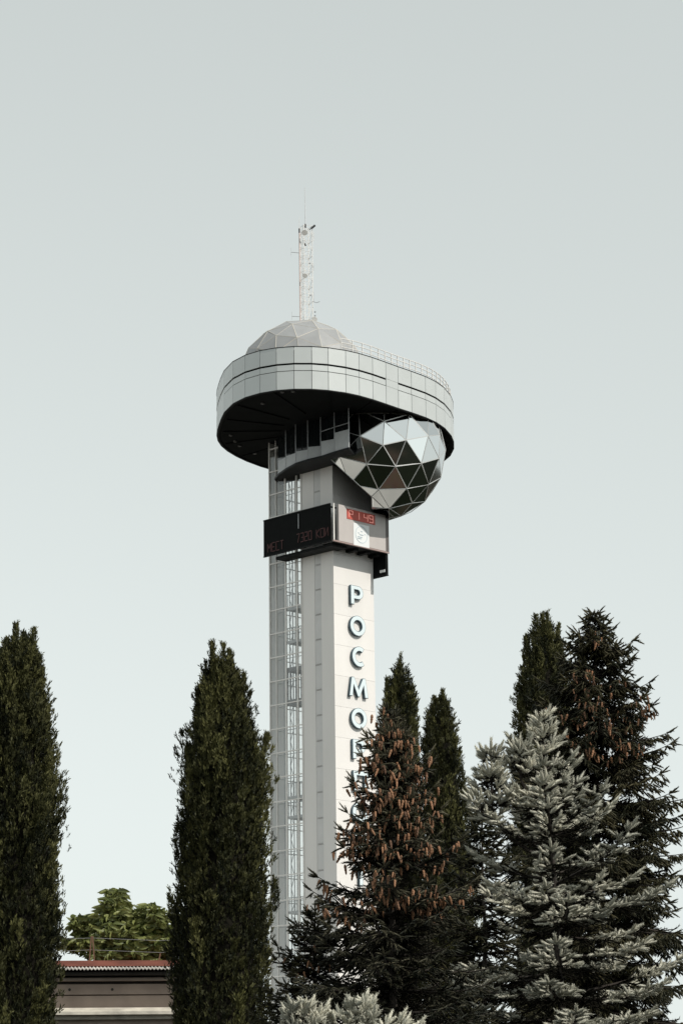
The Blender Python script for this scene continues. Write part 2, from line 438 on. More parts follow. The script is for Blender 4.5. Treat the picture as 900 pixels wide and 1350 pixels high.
deck = MB().prism([tuple(p) for p in core_poly], ZB + 0.02, ztop - 0.25).build('observation_deck', [M_black], tower)
rows = [(0.0, 0.417), (0.435, 0.566), (0.608, 0.985)]       # lower, strip, upper (fractions of the height)
ns = len(seams)
brk = 13                                                    # the solid bay that interrupts the dark grooves
for i in range(ns):
    a, b = poly_out[i], poly_out[(i + 1) % ns]
    e = (b - a); L = np.linalg.norm(e); e = e / L
    n_out = np.array([e[1], -e[0]]);
    if n_out @ ((a + b) / 2 - cen) < 0: n_out = -n_out
    gap = 0.022
    rws = rows if i != brk else [(0.0, 0.426), (0.432, 0.594), (0.600, 0.985)]
    for k, (f0, f1) in enumerate(rws):
        dep = 0.0 if k != 1 or i == brk else -0.02
        z0, z1 = ZB + f0 * H, ZB + f1 * H
        A, B = a + e * gap + n_out * dep, b - e * gap + n_out * dep
        A2, B2 = A - n_out * 0.07, B - n_out * 0.07
        m = MB(); m.add([(*A, z0), (*B, z0), (*B, z1), (*A, z1), (*A2, z0), (*B2, z0), (*B2, z1), (*A2, z1)],
                        [(0, 1, 2, 3), (5, 4, 7, 6), (4, 0, 3, 7), (1, 5, 6, 2), (3, 2, 6, 7), (4, 5, 1, 0)])
        m.build('cladding_panel', M_silver, deck)
def ring(off0, off1, z0, z1, name, m, parent):
    t = np.array(seams); A = rim(t, off0); B = rim(t, off1); n = len(t)
    V = [(*p, z0) for p in A] + [(*p, z1) for p in A] + [(*p, z0) for p in B] + [(*p, z1) for p in B]
    fs = []
    for i in range(n):
        j = (i + 1) % n
        fs += [(i, j, n + j, n + i), (2 * n + j, 2 * n + i, 3 * n + i, 3 * n + j), (n + i, n + j, 3 * n + j, 3 * n + i), (j, i, 2 * n + i, 2 * n + j)]
    return MB().add(V, fs).build(name, m, parent)
ring(0.02, -0.35, ztop - 0.05, ztop, 'coping', M_groove, deck)
ring(0.0, -0.2, ZB - 0.06, ZB - 0.003, 'rim_flange', M_groove, deck)
# faint structure below the deck: radial ribs and a few lamps
for t in np.linspace(0, 2 * math.pi, 17)[:-1]:
    o = rim(t, -0.5)[0]; c = cen + (o - cen) * 0.45
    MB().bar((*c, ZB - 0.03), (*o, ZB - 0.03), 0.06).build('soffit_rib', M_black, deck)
for (x, y) in ((304, 574), (310, 582), (316, 588), (336, 598), (346, 532), (372, 517), (386, 516)):
    p = to_local(at_z(x, y, ZB - 0.05))
    MB().box((p[0] - 0.11, p[1] - 0.11, ZB - 0.10), (p[0] + 0.11, p[1] + 0.11, ZB + 0.01)).build('soffit_lamp', mat('dull_lamp_glass', (0.12, 0.12, 0.12), 0.4) if 'dull_lamp_glass' not in bpy.data.materials else bpy.data.materials['dull_lamp_glass'], deck)

# roof railing on the right-hand part of the rim
i0 = 9
tr_ = np.linspace(seams[i0] + (seams[i0 + 1] - seams[i0]) * 0.75, seams[len(near) - 1] + direction * 0.35, 22)
RP = rim(tr_, -0.25)
HR = 0.95
for p in RP: MB().bar((*p, ztop - 0.02), (*p, ztop + HR), 0.06).build('railing_post', M_wsteel, deck)
for h in (0.28, 0.62, HR):
    m = MB()
    for p, q in zip(RP[:-1], RP[1:]): m.bar((*p, ztop + h), (*q, ztop + h), 0.05)
    m.build('handrail', M_wsteel, deck)
m = MB()
for p, q in zip(RP[:-1], RP[1:]):
    m.add([(*p, ztop + 0.02), (*q, ztop + 0.02), (*q, ztop + 0.22), (*p, ztop + 0.22)], [(0, 1, 2, 3)])
# ---- geodesic shells (three-frequency)
def geodesic(n):
    ph = (1 + 5 ** 0.5) / 2
    V = np.array([(-1, ph, 0), (1, ph, 0), (-1, -ph, 0), (1, -ph, 0), (0, -1, ph), (0, 1, ph), (0, -1, -ph), (0, 1, -ph), (ph, 0, -1), (ph, 0, 1), (-ph, 0, -1), (-ph, 0, 1)], float)
    Fc = [(0, 11, 5), (0, 5, 1), (0, 1, 7), (0, 7, 10), (0, 10, 11), (1, 5, 9), (5, 11, 4), (11, 10, 2), (10, 7, 6), (7, 1, 8), (3, 9, 4), (3, 4, 2), (3, 2, 6), (3, 6, 8), (3, 8, 9), (4, 9, 5), (2, 4, 11), (6, 2, 10), (8, 6, 7), (9, 8, 1)]
    idx = {}; P = []; T = []
    def vid(q):
        q = q / np.linalg.norm(q); key = tuple(np.round(q, 4) + 0.0)
        if key not in idx: idx[key] = len(P); P.append(q)
        return idx[key]
    for a, b, c in Fc:
        gidx = {(i, j): vid(V[a] * i + V[b] * j + V[c] * (n - i - j)) for i in range(n + 1) for j in range(n + 1 - i)}
        for i in range(n):
            for j in range(n - i):
                T.append((gidx[i, j], gidx[i + 1, j], gidx[i, j + 1]))
                if i + j < n - 1: T.append((gidx[i + 1, j], gidx[i + 1, j + 1], gidx[i, j + 1]))
    return np.array(P), T
GP, GT = geodesic(3)
def clip_poly(poly, n, d):
    """part of a polygon where n.p >= d"""
    out = []
    for i in range(len(poly)):
        p, q = poly[i], poly[(i + 1) % len(poly)]; a, b = p @ n - d, q @ n - d
        if a >= 0: out.append(p)
        if (a >= 0) != (b >= 0): out.append(p + (q - p) * (a / (a - b)))
    return out
def shell(part_name, panel_name, C, R, quat, pieces, pm, fm, thick, barw, parent, inset=0.03):
    """pieces(polygon) -> list of polygons that are really built"""
    q = Quaternion(quat).normalized().to_matrix(); Wl = np.array([to_local(C + R * np.array(q @ Vector(p))) for p in GP]); Cl = to_local(C)
    fr = MB(); panels = []; sc = 1.0 - 0.3 * barw / R; seen = set()
    for t in GT:
        p = Wl[list(t)]; c = p.mean(0)
        n = np.cross(p[1] - p[0], p[2] - p[0]); n = n / np.linalg.norm(n); n = n if n @ (c - Cl) > 0 else -n
        for poly in pieces([p[0], p[1], p[2]]):
            if len(poly) < 3: continue
            panels.append((poly, n))
            for i in range(len(poly)):
                a, b = poly[i], poly[(i + 1) % len(poly)]
                key = tuple(sorted((tuple(np.round(a, 2) + 0.0), tuple(np.round(b, 2) + 0.0))))
                if key in seen or np.linalg.norm(a - b) < 0.05: continue
                seen.add(key); fr.bar(Cl + (a - Cl) * sc, Cl + (b - Cl) * sc, barw)
    part = fr.build(part_name, fm, parent)
    for poly, n in panels:
        P = np.array(poly); c = P.mean(0); P = c + (P - c) * (1 - inset)
        ax = np.cross(n, rng.normal(size=3)); ax /= np.linalg.norm(ax)      # panes sit very slightly out of true
        P = P + n * (((P - c) @ ax) * rng.normal(0, 0.012))[:, None]
        k = len(P); Q = P - n * thick
        MB().add(list(P) + list(Q), [tuple(range(k)), tuple(range(k, 2 * k))[::-1]] + [(i, k + i, k + (i + 1) % k, (i + 1) % k) for i in range(k)]).build(panel_name, pm, part)
    return part
GYC = 182.0
GC = at_y(495.39, 597.11, GYC); GR = 5.556 * GYC / 185.5; GCL = to_local(GC)
# the globe is notched where the shaft passes it: a sloping soffit P1 and an upright cheek P2
_A, _D = np.array([-1.15, -1.72, 51.38]), np.array([1.25, -2.98, 49.11]); _E = np.array([WR + 0.02, 0.0, 50.2])
n1 = np.cross(_D - _A, _E - _A); n1 /= np.linalg.norm(n1); n1 = n1 if n1[2] > 0 else -n1; d1 = n1 @ _A
n2 = np.cross(_E - _D, np.array([0, 0, 1.0])); n2 /= np.linalg.norm(n2); n2 = n2 if n2[0] > 0 else -n2; d2 = n2 @ _D
_bt = hit_left(435.2, 663.3, 1.5)[2] + 0.06; _be = hit_right(512.5, 700, 1.5); d3 = n2 @ np.array([_be[0] + 0.05, -1.5, 0])
def globe_pieces(tri):
    out = []
    for t in notch_pieces(tri):
        if min(p[2] for p in t) >= _bt or min(p @ n2 for p in t) >= d3: out.append(t); continue
        hi = clip_poly(t, np.array([0, 0, 1.0]), _bt); lo_ = clip_poly(t, np.array([0, 0, -1.0]), -_bt)
        if len(hi) >= 3: out.append(hi)
        if len(lo_) >= 3:
            lo_ = clip_poly(lo_, n2, d3)
            if len(lo_) >= 3: out.append(lo_)
    return out
def notch_pieces(tri):
    t = clip_poly([np.array(p) for p in tri], np.array([0, 0, -1.0]), -(ZB - 0.02))
    if len(t) < 3: return []
    P = np.array(t)
    if np.all((P[:, 0] > 0.05) & (P[:, 0] < WR) & (P[:, 1] > 0.05)): return []
    lo = [p @ n1 - d1 for p in t]; sd_ = [p @ n2 - d2 for p in t]
    if min(lo) >= 0 or min(sd_) >= 0: return [t]
    out = [clip_poly(t, n1, d1)]
    below = clip_poly(t, -n1, -d1)
    if len(below) >= 3: out.append(clip_poly(below, n2, d2))
    return [o for o in out if len(o) >= 3]
globe = shell('mirrored_globe', 'glass_panel', GC, GR, (0.39922242, 0.84745119, 0.22735266, -0.2660051), globe_pieces, M_mirror, M_frame, 0.03, 0.07, tower, inset=0.02)
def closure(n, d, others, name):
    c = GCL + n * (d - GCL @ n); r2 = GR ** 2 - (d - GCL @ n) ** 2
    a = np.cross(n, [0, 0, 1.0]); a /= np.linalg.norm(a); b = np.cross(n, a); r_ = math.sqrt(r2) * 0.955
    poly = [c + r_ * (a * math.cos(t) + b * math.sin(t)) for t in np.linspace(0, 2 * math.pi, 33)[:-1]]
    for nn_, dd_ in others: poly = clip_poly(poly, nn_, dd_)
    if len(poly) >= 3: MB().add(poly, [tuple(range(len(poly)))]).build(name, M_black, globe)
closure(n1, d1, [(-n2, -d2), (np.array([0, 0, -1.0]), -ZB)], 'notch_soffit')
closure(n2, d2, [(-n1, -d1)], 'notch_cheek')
DC = at_y(398.87, 507.72, 180.0)
def dome_pieces(t): return [t] if max(p[2] for p in t) > ztop - 0.2 else []
shell('dome', 'dome_panel', DC, 5.1155, (0.15475662, 0.64922611, -0.11397897, 0.73591075), dome_pieces, M_dome, M_rib, 0.03, 0.055, tower, inset=0.012)

# ---- lower gallery hung below the deck: smooth soffit plate, staggered grey parapet panels, dark glass
gal_pts = [(362, 632), (366.5, 627), (377, 619.5), (390, 612.5), (406, 607.5), (423, 603.5), (441, 597.5), (460, 592)]
ZS = hit_left(437, 614)[2]
GPt = [to_local(at_z(x, y, ZS))[:2] for x, y in gal_pts]
plate = [tuple(p) for p in GPt] + [(1.8, -1.6), (1.8, 0.6), (1.0, WG), (1.0, WL - 0.3), (0.2, WL - 0.6)]
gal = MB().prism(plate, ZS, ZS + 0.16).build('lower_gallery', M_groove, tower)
cam_l = to_local(EYE)[:2]
def toward_back(p, amt):
    d = p - cam_l; return p + d / np.linalg.norm(d) * amt
gx = [366.5, 377, 390, 406, 423, 441, 460]
Gp = [to_local(at_z(x, y, ZS))[:2] for x, y in gal_pts[1:]]
hpan = [1.05, 0.95, 0.9, 0.95, 1.15, 1.45]
for i in range(6):
    A = toward_back(Gp[i], 0.06); B = toward_back(Gp[i + 1], 0.62 if i < 5 else 0.15)
    e = (B - A) / np.linalg.norm(B - A); nn = np.array([e[1], -e[0]])
    if nn @ (cam_l - A) < 0: nn = -nn
    A = A + e * 0.03; B = B - e * 0.03; A2, B2 = A - nn * 0.06, B - nn * 0.06; z0, z1 = ZS + 0.165, ZS + 0.165 + hpan[i]
    MB().add([(*A, z0), (*B, z0), (*B, z1), (*A, z1), (*A2, z0), (*B2, z0), (*B2, z1), (*A2, z1)],
             [(0, 1, 2, 3), (5, 4, 7, 6), (4, 0, 3, 7), (1, 5, 6, 2), (3, 2, 6, 7), (4, 5, 1, 0)]).build('parapet_panel', M_greyp, gal)
    A3, B3 = toward_back(Gp[i], 0.75), toward_back(Gp[i + 1], 0.75)
    MB().add([(*A3, z0), (*B3, z0), (*B3, ZB), (*A3, ZB)], [(0, 1, 2, 3)]).build('window', M_dglass, gal)
    P_ = toward_back(Gp[i + 1], 0.25)
    MB().bar((*P_, ZS + 0.165), (*P_, ZB), 0.055).build('mullion', M_gsteel, gal)
m = MB()
for i in (4, 5):
    A, B = toward_back(Gp[i], 0.3), toward_back(Gp[i + 1], 0.3); m.bar((*A, ZS + 2.15), (*B, ZS + 2.15), 0.05)
m.build('handrail', M_gsteel, gal)

# ------------------------------------------------------------------ displays hung on the shaft
E_ = 1.5
def disp(name, label, cat='display'):
    o = empty(name, (CN[0], CN[1], 0), RZ); return tag(o, label, cat)
lt = hit_left(435.2, 663.3, E_); lb = hit_left(435.5, 713.0, E_); lo = hit_left(347.2, 687.2, E_)
z1d, z0d = lt[2], lb[2]; yA, yB = lt[1], lo[1]
dl = disp('text_display', 'wide black text display on the shaft below the deck, dim red lettering')
b = MB(); b.box((-E_ + 0.02, yA + 0.06, z0d), (-E_ + 0.14, yB, z1d)); b.build('screen', M_led, dl)
scr = dl.children[0]
for zz_ in (z1d - 0.06, z0d - 0.02):
    MB().box((-E_ - 0.03, yA, zz_), (-E_ + 0.02, yB, zz_ + 0.08)).build('bezel', M_ledframe, dl)
for yy in np.linspace(yA + 0.5, yB - 0.5, 5):
    mbk = MB(); mbk.bar((-E_ + 0.13, yy, z1d - 0.1), (0.0, yy, z1d - 0.1), 0.10); mbk.build('bracket', M_ledframe, dl)
MB().box((-E_ + 0.36, yA + 0.2, z0d - 0.30), (-0.01, yB - 1.0, z0d - 0.08)).build('soffit', M_ledframe, dl)
yy = hit_left(393.5, 680, E_)[1]
MB().box((-E_ - 0.035, yy - 0.03, hit_left(393.5, 697, E_)[2]), (-E_ - 0.005, yy + 0.03, hit_left(393.5, 677.5, E_)[2])).build('cable', M_gsteel, dl)
STROKE = {
 'М': [((0, 0), (0, 1)), ((0, 1), (.5, .4)), ((.5, .4), (1, 1)), ((1, 1), (1, 0))], 'Е': [((0, 0), (0, 1)), ((0, 1), (1, 1)), ((0, .5), (.8, .5)), ((0, 0), (1, 0))],
 'С': [((1, 1), (0, 1)), ((0, 1), (0, 0)), ((0, 0), (1, 0))], 'Т': [((0, 1), (1, 1)), ((.5, 1), (.5, 0))],
 '7': [((0, 1), (1, 1)), ((1, 1), (.4, 0))], '3': [((0, 1), (1, 1)), ((1, 1), (1, 0)), ((1, 0), (0, 0)), ((.2, .5), (1, .5))],
 '0': [((0, 0), (0, 1)), ((0, 1), (1, 1)), ((1, 1), (1, 0)), ((1, 0), (0, 0))], '2': [((0, 1), (1, 1)), ((1, 1), (1, .5)), ((1, .5), (0, .5)), ((0, .5), (0, 0)), ((0, 0), (1, 0))],
 'К': [((0, 0), (0, 1)), ((1, 1), (0, .5)), ((0, .5), (1, 0))], 'О': [((0, 0), (0, 1)), ((0, 1), (1, 1)), ((1, 1), (1, 0)), ((1, 0), (0, 0))],
 'И': [((0, 1), (0, 0)), ((0, 0), (1, 1)), ((1, 1), (1, 0))], 'P': [((0, 0), (0, 1)), ((0, 1), (1, 1)), ((1, 1), (1, .5)), ((1, .5), (0, .5))],
 '4': [((0, 1), (0, .5)), ((0, .5), (1, .5)), ((1, 1), (1, 0))], '9': [((1, .5), (0, .5)), ((0, .5), (0, 1)), ((0, 1), (1, 1)), ((1, 1), (1, 0)), ((1, 0), (0, 0))],
 '1': [((.5, 0), (.5, 1))]}
def led_word(word, x0, x1, ytop, ybot):
    yl = hit_left(x0, 700, E_)[1]; yr = hit_left(x1, 700, E_)[1]; n = len(word); cw = (yl - yr) / n
    zc_ = hit_left((x0 + x1) / 2, (ytop + ybot) / 2, E_)[2]; hh = 0.34
    mb = MB()
    for i, ch in enumerate(word):
        for (a, b_) in STROKE[ch]:
            f = lambda p: (-E_ - 0.004 + 0.02, yl - i * cw - p[0] * cw * 0.72, zc_ + (p[1] - 0.5) * 2 * hh)
            mb.bar(f(a), f(b_), 0.055)
    mb.build('red_lettering', M_redtext, scr)
led_word('МЕСТ', 353, 375, 717, 723); led_word('7320', 391, 412, 704, 711); led_word('КОИ', 417, 434, 698, 706)

# right-hand clock board and its end wall
rt0 = hit_right(446.1, 664.4, E_); rb = hit_right(436, 712.5, E_); rend = hit_right(508.0, 700, E_); rfin = hit_right(512.5, 700, E_)
dr = disp('clock_display', 'taupe board with red digital clock and white emblem, on the right shaft face')
xa, xb = rt0[0], rend[0]
MB().box((xa, -E_ - 0.0, z0d + 0.08), (xb, -E_ + 0.25, z1d - 0.02)).build('board', M_taupe, dr); brd = dr.children[0]
MB().box((xb + 0.01, -E_ + 0.02, z0d + 0.05), (rfin[0], -E_ + 0.5, z1d - 0.04)).build('end_plate', mat('brown_end_plate', (0.10, 0.085, 0.08), 0.5), dr)
MB().box((-E_ + 0.02, -E_ - 0.02, z0d - 0.05), (rfin[0], -E_ + 0.12, z0d + 0.05)).build('bottom_rail', mat('dusty_pink_rail', (0.34, 0.25, 0.23), 0.5), dr)
MB().box((-E_ + 0.03, -E_ - 0.02, z0d + 0.055), (hit_right(440.8, 690, E_)[0], -E_ + 0.014, z1d - 0.03)).build('corner_panel', M_wsteel, dr)
MB().box((-E_ + 0.36, -E_ + 0.13, z0d - 0.06), (rfin[0] - 0.1, -0.01, z0d - 0.0)).build('soffit', M_ledframe, dr)
MB().box((-E_ + 0.82, -E_ + 0.35, z0d + 0.05), (rfin[0] - 0.2, -E_ + 0.40, z1d - 0.08)).build('backing', M_ledframe, dr)
for xx in np.linspace(0.3, WR - 0.4, 4): MB().box((xx - 0.2, -E_ + 0.5, z0d - 0.26), (xx + 0.2, -0.01, z0d - 0.065)).build('bracket', M_ledframe, dr)
def r_rect(x0, x1, yt0, yb0):
    a = hit_right(x0, yt0, E_); b_ = hit_right(x0, yb0, E_); c = hit_right(x1, yb0, E_); return a[0], c[0], b_[2], a[2]
cx0, cx1, cz0, cz1 = r_rect(456.8, 493.8, 670.3, 683.5)
MB().box((cx0, -E_ - 0.03, cz0), (cx1, -E_ - 0.003, cz1)).build('clock_face', M_redled, brd)
cw = (cx1 - cx0)
md = MB()
for ch, f in (('P', 0.07), ('1', 0.36), ('4', 0.60), ('9', 0.79)):
    for a, b_ in STROKE[ch]:
        g_ = lambda p: (cx0 + (f + p[0] * 0.13) * cw, -E_ - 0.036, cz0 + (0.16 + 0.68 * p[1]) * (cz1 - cz0))
        md.bar(g_(a), g_(b_), 0.055)
md.build('digits', M_digit, brd)
ex0, ex1, ez0, ez1 = r_rect(465.5, 486.3, 689.0, 718.0)
MB().box((ex0, -E_ - 0.025, ez0), (ex1, -E_ - 0.003, ez1)).build('emblem_board', M_poster, brd)
me_ = MB(); ecx, ecz, er = (ex0 + ex1) / 2, (ez0 + ez1) / 2 + 0.05, (ex1 - ex0) * 0.38
for k in range(28):
    t0, t1 = 2 * math.pi * k / 28, 2 * math.pi * (k + 1) / 28
    me_.bar((ecx + er * math.cos(t0), -E_ - 0.03, ecz + er * math.sin(t0)), (ecx + er * math.cos(t1), -E_ - 0.03, ecz + er * math.sin(t1)), 0.03)
for (u, v, l) in ((-0.5, 0.15, 0.25), (-0.1, -0.02, 0.75), (0.0, 0.4, 0.35), (-0.35, -0.3, 0.9), (-0.4, -0.5, 0.8), (0.55, 0.1, 0.2)):
    me_.bar((ecx + er * u - er * l * 0.3, -E_ - 0.03, ecz + er * v), (ecx + er * u + er * l * 0.5, -E_ - 0.03, ecz + er * v), 0.045)
me_.build('emblem', M_emblem, brd)
dk = disp('rear_display', 'black slab display standing out from the far edge of the shaft, hanging lowest')
fb = hit_right(512, 757.5, E_)[2]
MB().box((rfin[0] - 0.28, -E_ + 0.13, fb), (rfin[0] - 0.02, 0.6, z0d - 0.07)).build('screen', M_led, dk)
MB().box((rfin[0] - 0.30, -E_ + 0.11, fb - 0.06), (rfin[0], 0.62, fb - 0.002)).build('bezel', M_ledframe, dk)
q = hit_right(510, 755, E_)
MB().box((rfin[0] - 0.33, -E_ + 0.2, fb + 0.22), (rfin[0] - 0.281, -E_ + 0.75, fb + 0.42)).build('maker_plate', M_poster, dk)

# ------------------------------------------------------------------ vertical sign: РОСМОРПОРТ
sign = tag(empty('vertical_sign', (CN[0], CN[1], 0), RZ), 'column of pale blue Cyrillic letters reading РОСМОРПОРТ down the white shaft', 'sign')
zL0 = hit_right(459.5, 771.5)[2]; zL5 = hit_right(462.5, 974.5)[2]; lp = (zL0 - zL5) / 5.0
LH = zL0 - hit_right(459.5, 796.5)[2]
xP = hit_right(459.5, 785)[0]; xC = hit_right(468.6, 824)[0]
def arc(cx, cy, rx, ry, t0, t1, n): return [(cx + rx * math.cos(t0 + (t1 - t0) * k / n), cy + ry * math.sin(t0 + (t1 - t0) * k / n)) for k in range(n + 1)]
def glyph(ch):
    """outline loops in a unit-high box, x measured in units of the height"""
    if ch == 'P':
        o = [(0, 0), (0.26, 0), (0.26, 0.30), (0.55, 0.30)] + arc(0.55, 0.65, 0.38, 0.35, -math.pi / 2, math.pi / 2, 14) + [(0, 1)]
        i = [(0.26, 0.51), (0.26, 0.79), (0.52, 0.79)] + arc(0.52, 0.65, 0.15, 0.14, math.pi / 2, -math.pi / 2, 10) + [(0.26, 0.51)][:0]
        return [o, i], 0.93
    if ch == 'O':
        return [arc(0.57, 0.5, 0.57, 0.53, 0, 2 * math.pi, 36)[:-1], arc(0.57, 0.5, 0.31, 0.29, 0, 2 * math.pi, 30)[:-1]], 1.14
    if ch == 'C':
        t = 0.92
        return [arc(0.55, 0.5, 0.55, 0.53, t, 2 * math.pi - t, 30) + arc(0.55, 0.5, 0.30, 0.29, 2 * math.pi - t * 0.95, t * 0.95, 26)], 0.90
    if ch == 'M':
        return [[(0, 0), (0.25, 0), (0.33, 0.58), (0.62, 0.0), (0.76, 0.0), (1.05, 0.58), (1.13, 0), (1.38, 0), (1.20, 1), (1.0, 1), (0.69, 0.40), (0.38, 1), (0.18, 1)]], 1.38
    if ch == 'П':
        return [[(0, 0), (0.26, 0), (0.26, 0.76), (0.80, 0.76), (0.80, 0), (1.06, 0), (1.06, 1), (0, 1)]], 1.06
    return [[(0.32, 0), (0.58, 0), (0.58, 0.77), (0.9, 0.77), (0.9, 1), (0, 1), (0, 0.77), (0.32, 0.77)]], 0.9
def letter_mesh(ch, extrude, off, name):
    cu = bpy.data.curves.new(name, 'CURVE'); cu.dimensions = '2D'; cu.fill_mode = 'BOTH'; cu.extrude = extrude; cu.offset = off
    loops, wid = glyph(ch)
    for lp_ in loops:
        s = cu.splines.new('POLY'); s.points.add(len(lp_) - 1)
        for k, (x, y) in enumerate(lp_): s.points[k].co = (x * LH, y * LH, 0, 1)
        s.use_cyclic_u = True
    o = bpy.data.objects.new('tmp', cu); COL.objects.link(o)
    dg = bpy.context.evaluated_depsgraph_get(); dg.update()
    me = bpy.data.meshes.new_from_object(o.evaluated_get(dg)); me.name = name
    bpy.data.objects.remove(o); bpy.data.curves.remove(cu)
    return me, wid * LH
cache = {}
for i, ch in enumerate('POCMOPПOPT'):
    if ch not in cache:
        a, wid = letter_mesh(ch, 0.09, 0.0, 'letter'); b_, _ = letter_mesh(ch, 0.02, -0.035, 'letter_face')
        a.materials.clear(); a.materials.append(M_lside); b_.materials.clear(); b_.materials.append(M_lface)
        for mm in (a, b_): mm.polygons.foreach_set('material_index', [0] * len(mm.polygons))
        cache[ch] = (a, b_, wid)
    a, b_, wid = cache[ch]
    x0 = xP - 0.02 if ch in 'P' else (xP + 0.0 if ch == 'П' else xC - wid / 2)
    L = link('letter', a, sign); L.location = (x0, -0.15, zL0 - i * lp - LH); L.rotation_euler = (math.pi / 2, 0, 0)
    fo = link('letter_face', b_, L); fo.location = (0, 0, 0.085)

# ------------------------------------------------------------------ lattice mast on the dome
mast_c = at_y(404.5, 424, 180.0); mz0 = mast_c[2] - 0.35
mz1 = at_y(403.0, 299, 180.0)[2]
mast = empty('antenna_mast', (mast_c[0], mast_c[1], mz0), RZ - 0.35)
tag(mast, 'white lattice antenna mast with small dishes and whip aerial on the dome', 'mast')
MH = mz1 - mz0; hw = 0.36
for (x, y) in ((-hw, -hw), (hw, -hw), (hw, hw), (-hw, hw)):
    MB().bar((x, y, 0), (x, y, MH), 0.045).build('mast_leg', M_wsteel, mast)
br = MB(); nb = 13
for k in range(nb + 1):
    z = MH * k / nb
    c = [(-hw, -hw), (hw, -hw), (hw, hw), (-hw, hw)]
    for q in range(4):
        a, b_ = c[q], c[(q + 1) % 4]
        br.bar((*a, z), (*b_, z), 0.022)
        if k < nb:
            z2 = MH * (k + 1) / nb
            if (k + q) % 2: br.bar((*a, z), (*b_, z2), 0.017)
            else: br.bar((*b_, z), (*a, z2), 0.017)
br.build('bracing', M_wsteel, mast)
inv = mast.rotation_euler.to_matrix().inverted()
def ml(x, y, Y=179.6):
    p = Vector(at_y(x, y, Y)) - mast.location; return np.array(inv @ p)
MB().bar(ml(395.8, 423), ml(394.6, 301), 0.11, n=6).build('feeder_pole', M_pinkst, mast)
MB().bar(ml(398.6, 423), ml(397.6, 303), 0.05, n=6).build('cable_run', M_wsteel, mast)
MB().bar(ml(402.6, 302), ml(401.8, 247), 0.075, 0.045, n=6).build('whip_aerial', M_gsteel, mast)
MB().bar(ml(402.5, 300), ml(402.4, 295.5), 0.14, n=8).build('whip_base', M_dsteel, mast)
MB().bar(ml(394.6, 307), ml(394.5, 301.5), 0.13, n=8).build('lamp', M_dsteel, mast)
MB().bar(ml(394.4, 301), ml(394.2, 286), 0.03, n=6).build('thin_aerial', M_wsteel, mast)
m = MB(); m.bar(ml(408, 303), ml(411, 300), 0.06); m.bar(ml(410.5, 301), ml(415.2, 297), 0.17, n=8); m.build('camera_unit', M_dsteel, mast)
MB().bar(ml(401, 320.5), ml(403, 324), 0.13, n=8).build('camera_unit', M_dsteel, mast)
def dish(x, y, r):
    c = ml(x, y, 179.2); d = ml(x + 3, y + 1.5, 178.0) - c; d = d / np.linalg.norm(d)
    mb = MB(); mb.bar(c - d * r * 0.5, c, r * 1.3, r * 2, n=14); mb.bar(c, c + d * 0.05, r * 2, r * 1.9, n=14)
    mb.build('dish', M_wsteel, mast)
dish(401.5, 306.5, 0.24); dish(402.0, 363.5, 0.20); dish(414.5, 421, 0.22)
for (x0, y0, x1, y1) in ((395, 333.5, 384, 332.5), (395, 417.5, 385, 417)):
    m = MB(); m.bar(ml(x0, y0), ml(x1, y1), 0.05, n=6); m.bar(ml(x1, y1 + 5), ml(x1 - 0.3, y1 - 6), 0.03, n=6); m.build('side_aerial', M_gsteel, mast)
m = MB(); m.bar(ml(411, 397), ml(417, 399), 0.05, n=6); m.bar(ml(417, 399), ml(421.5, 397.5), 0.05, n=6); m.bar(ml(414, 399), ml(413.5, 384), 0.03, n=6); m.build('side_aerial', M_gsteel, mast)
m = MB(); m.bar(ml(413.5, 357), ml(413.2, 347), 0.04, n=6); m.bar(ml(411, 352), ml(413.4, 352), 0.03); m.build('side_aerial', M_gsteel, mast)
m = MB(); m.bar(ml(413.6, 318), ml(413.3, 306), 0.04, n=6); m.bar(ml(411, 312), ml(413.4, 312), 0.03); m.build('side_aerial', M_wsteel, mast)
for (x, y) in ((408, 347), (409, 389), (415, 411), (415, 416)):
    MB().bar(ml(x - 0.8, y), ml(x + 1.2, y + 0.3), 0.13, n=6).build('junction_box', M_gsteel, mast)
for q in (-1, 1): MB().box((-hw - 0.06, q * hw - 0.06, -0.15), (hw + 0.06, q * hw + 0.06, 0.05)).build('mast_foot', M_gsteel, mast)

# ================================================================== vegetation
M_bark = mat('conifer_bark', (0.030, 0.023, 0.018), 0.9, var=0.4, vscale=6, bump=0.5, bscale=25)
M_cyp = leaf_mat('cypress_sprays', (0.008, 0.011, 0.005), (0.115, 0.112, 0.040), 0.65, 0.2)
M_blue = leaf_mat('blue_spruce_needles', (0.26, 0.26, 0.215), (0.58, 0.56, 0.465), 0.6, 0.25)
M_grn = leaf_mat('green_spruce_needles', (0.012, 0.015, 0.007), (0.070, 0.060, 0.026), 0.6, 0.25)
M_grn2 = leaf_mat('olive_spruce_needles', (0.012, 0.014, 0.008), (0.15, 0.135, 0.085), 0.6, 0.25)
M_shade = mat('black_crown_shade', (0.011, 0.010, 0.007), 0.95, spec=0.1)  # near-black stand-in for the shade inside the crowns
M_cone = mat('brown_spruce_cone', (0.23, 0.112, 0.055), 0.7, var=0.3, vscale=30)
per_object_variation(M_cone, 0.55)
M_broad = leaf_mat('broad_leaves', (0.06, 0.08, 0.018), (0.27, 0.29, 0.10), 0.45, 0.4, trans=0.25)

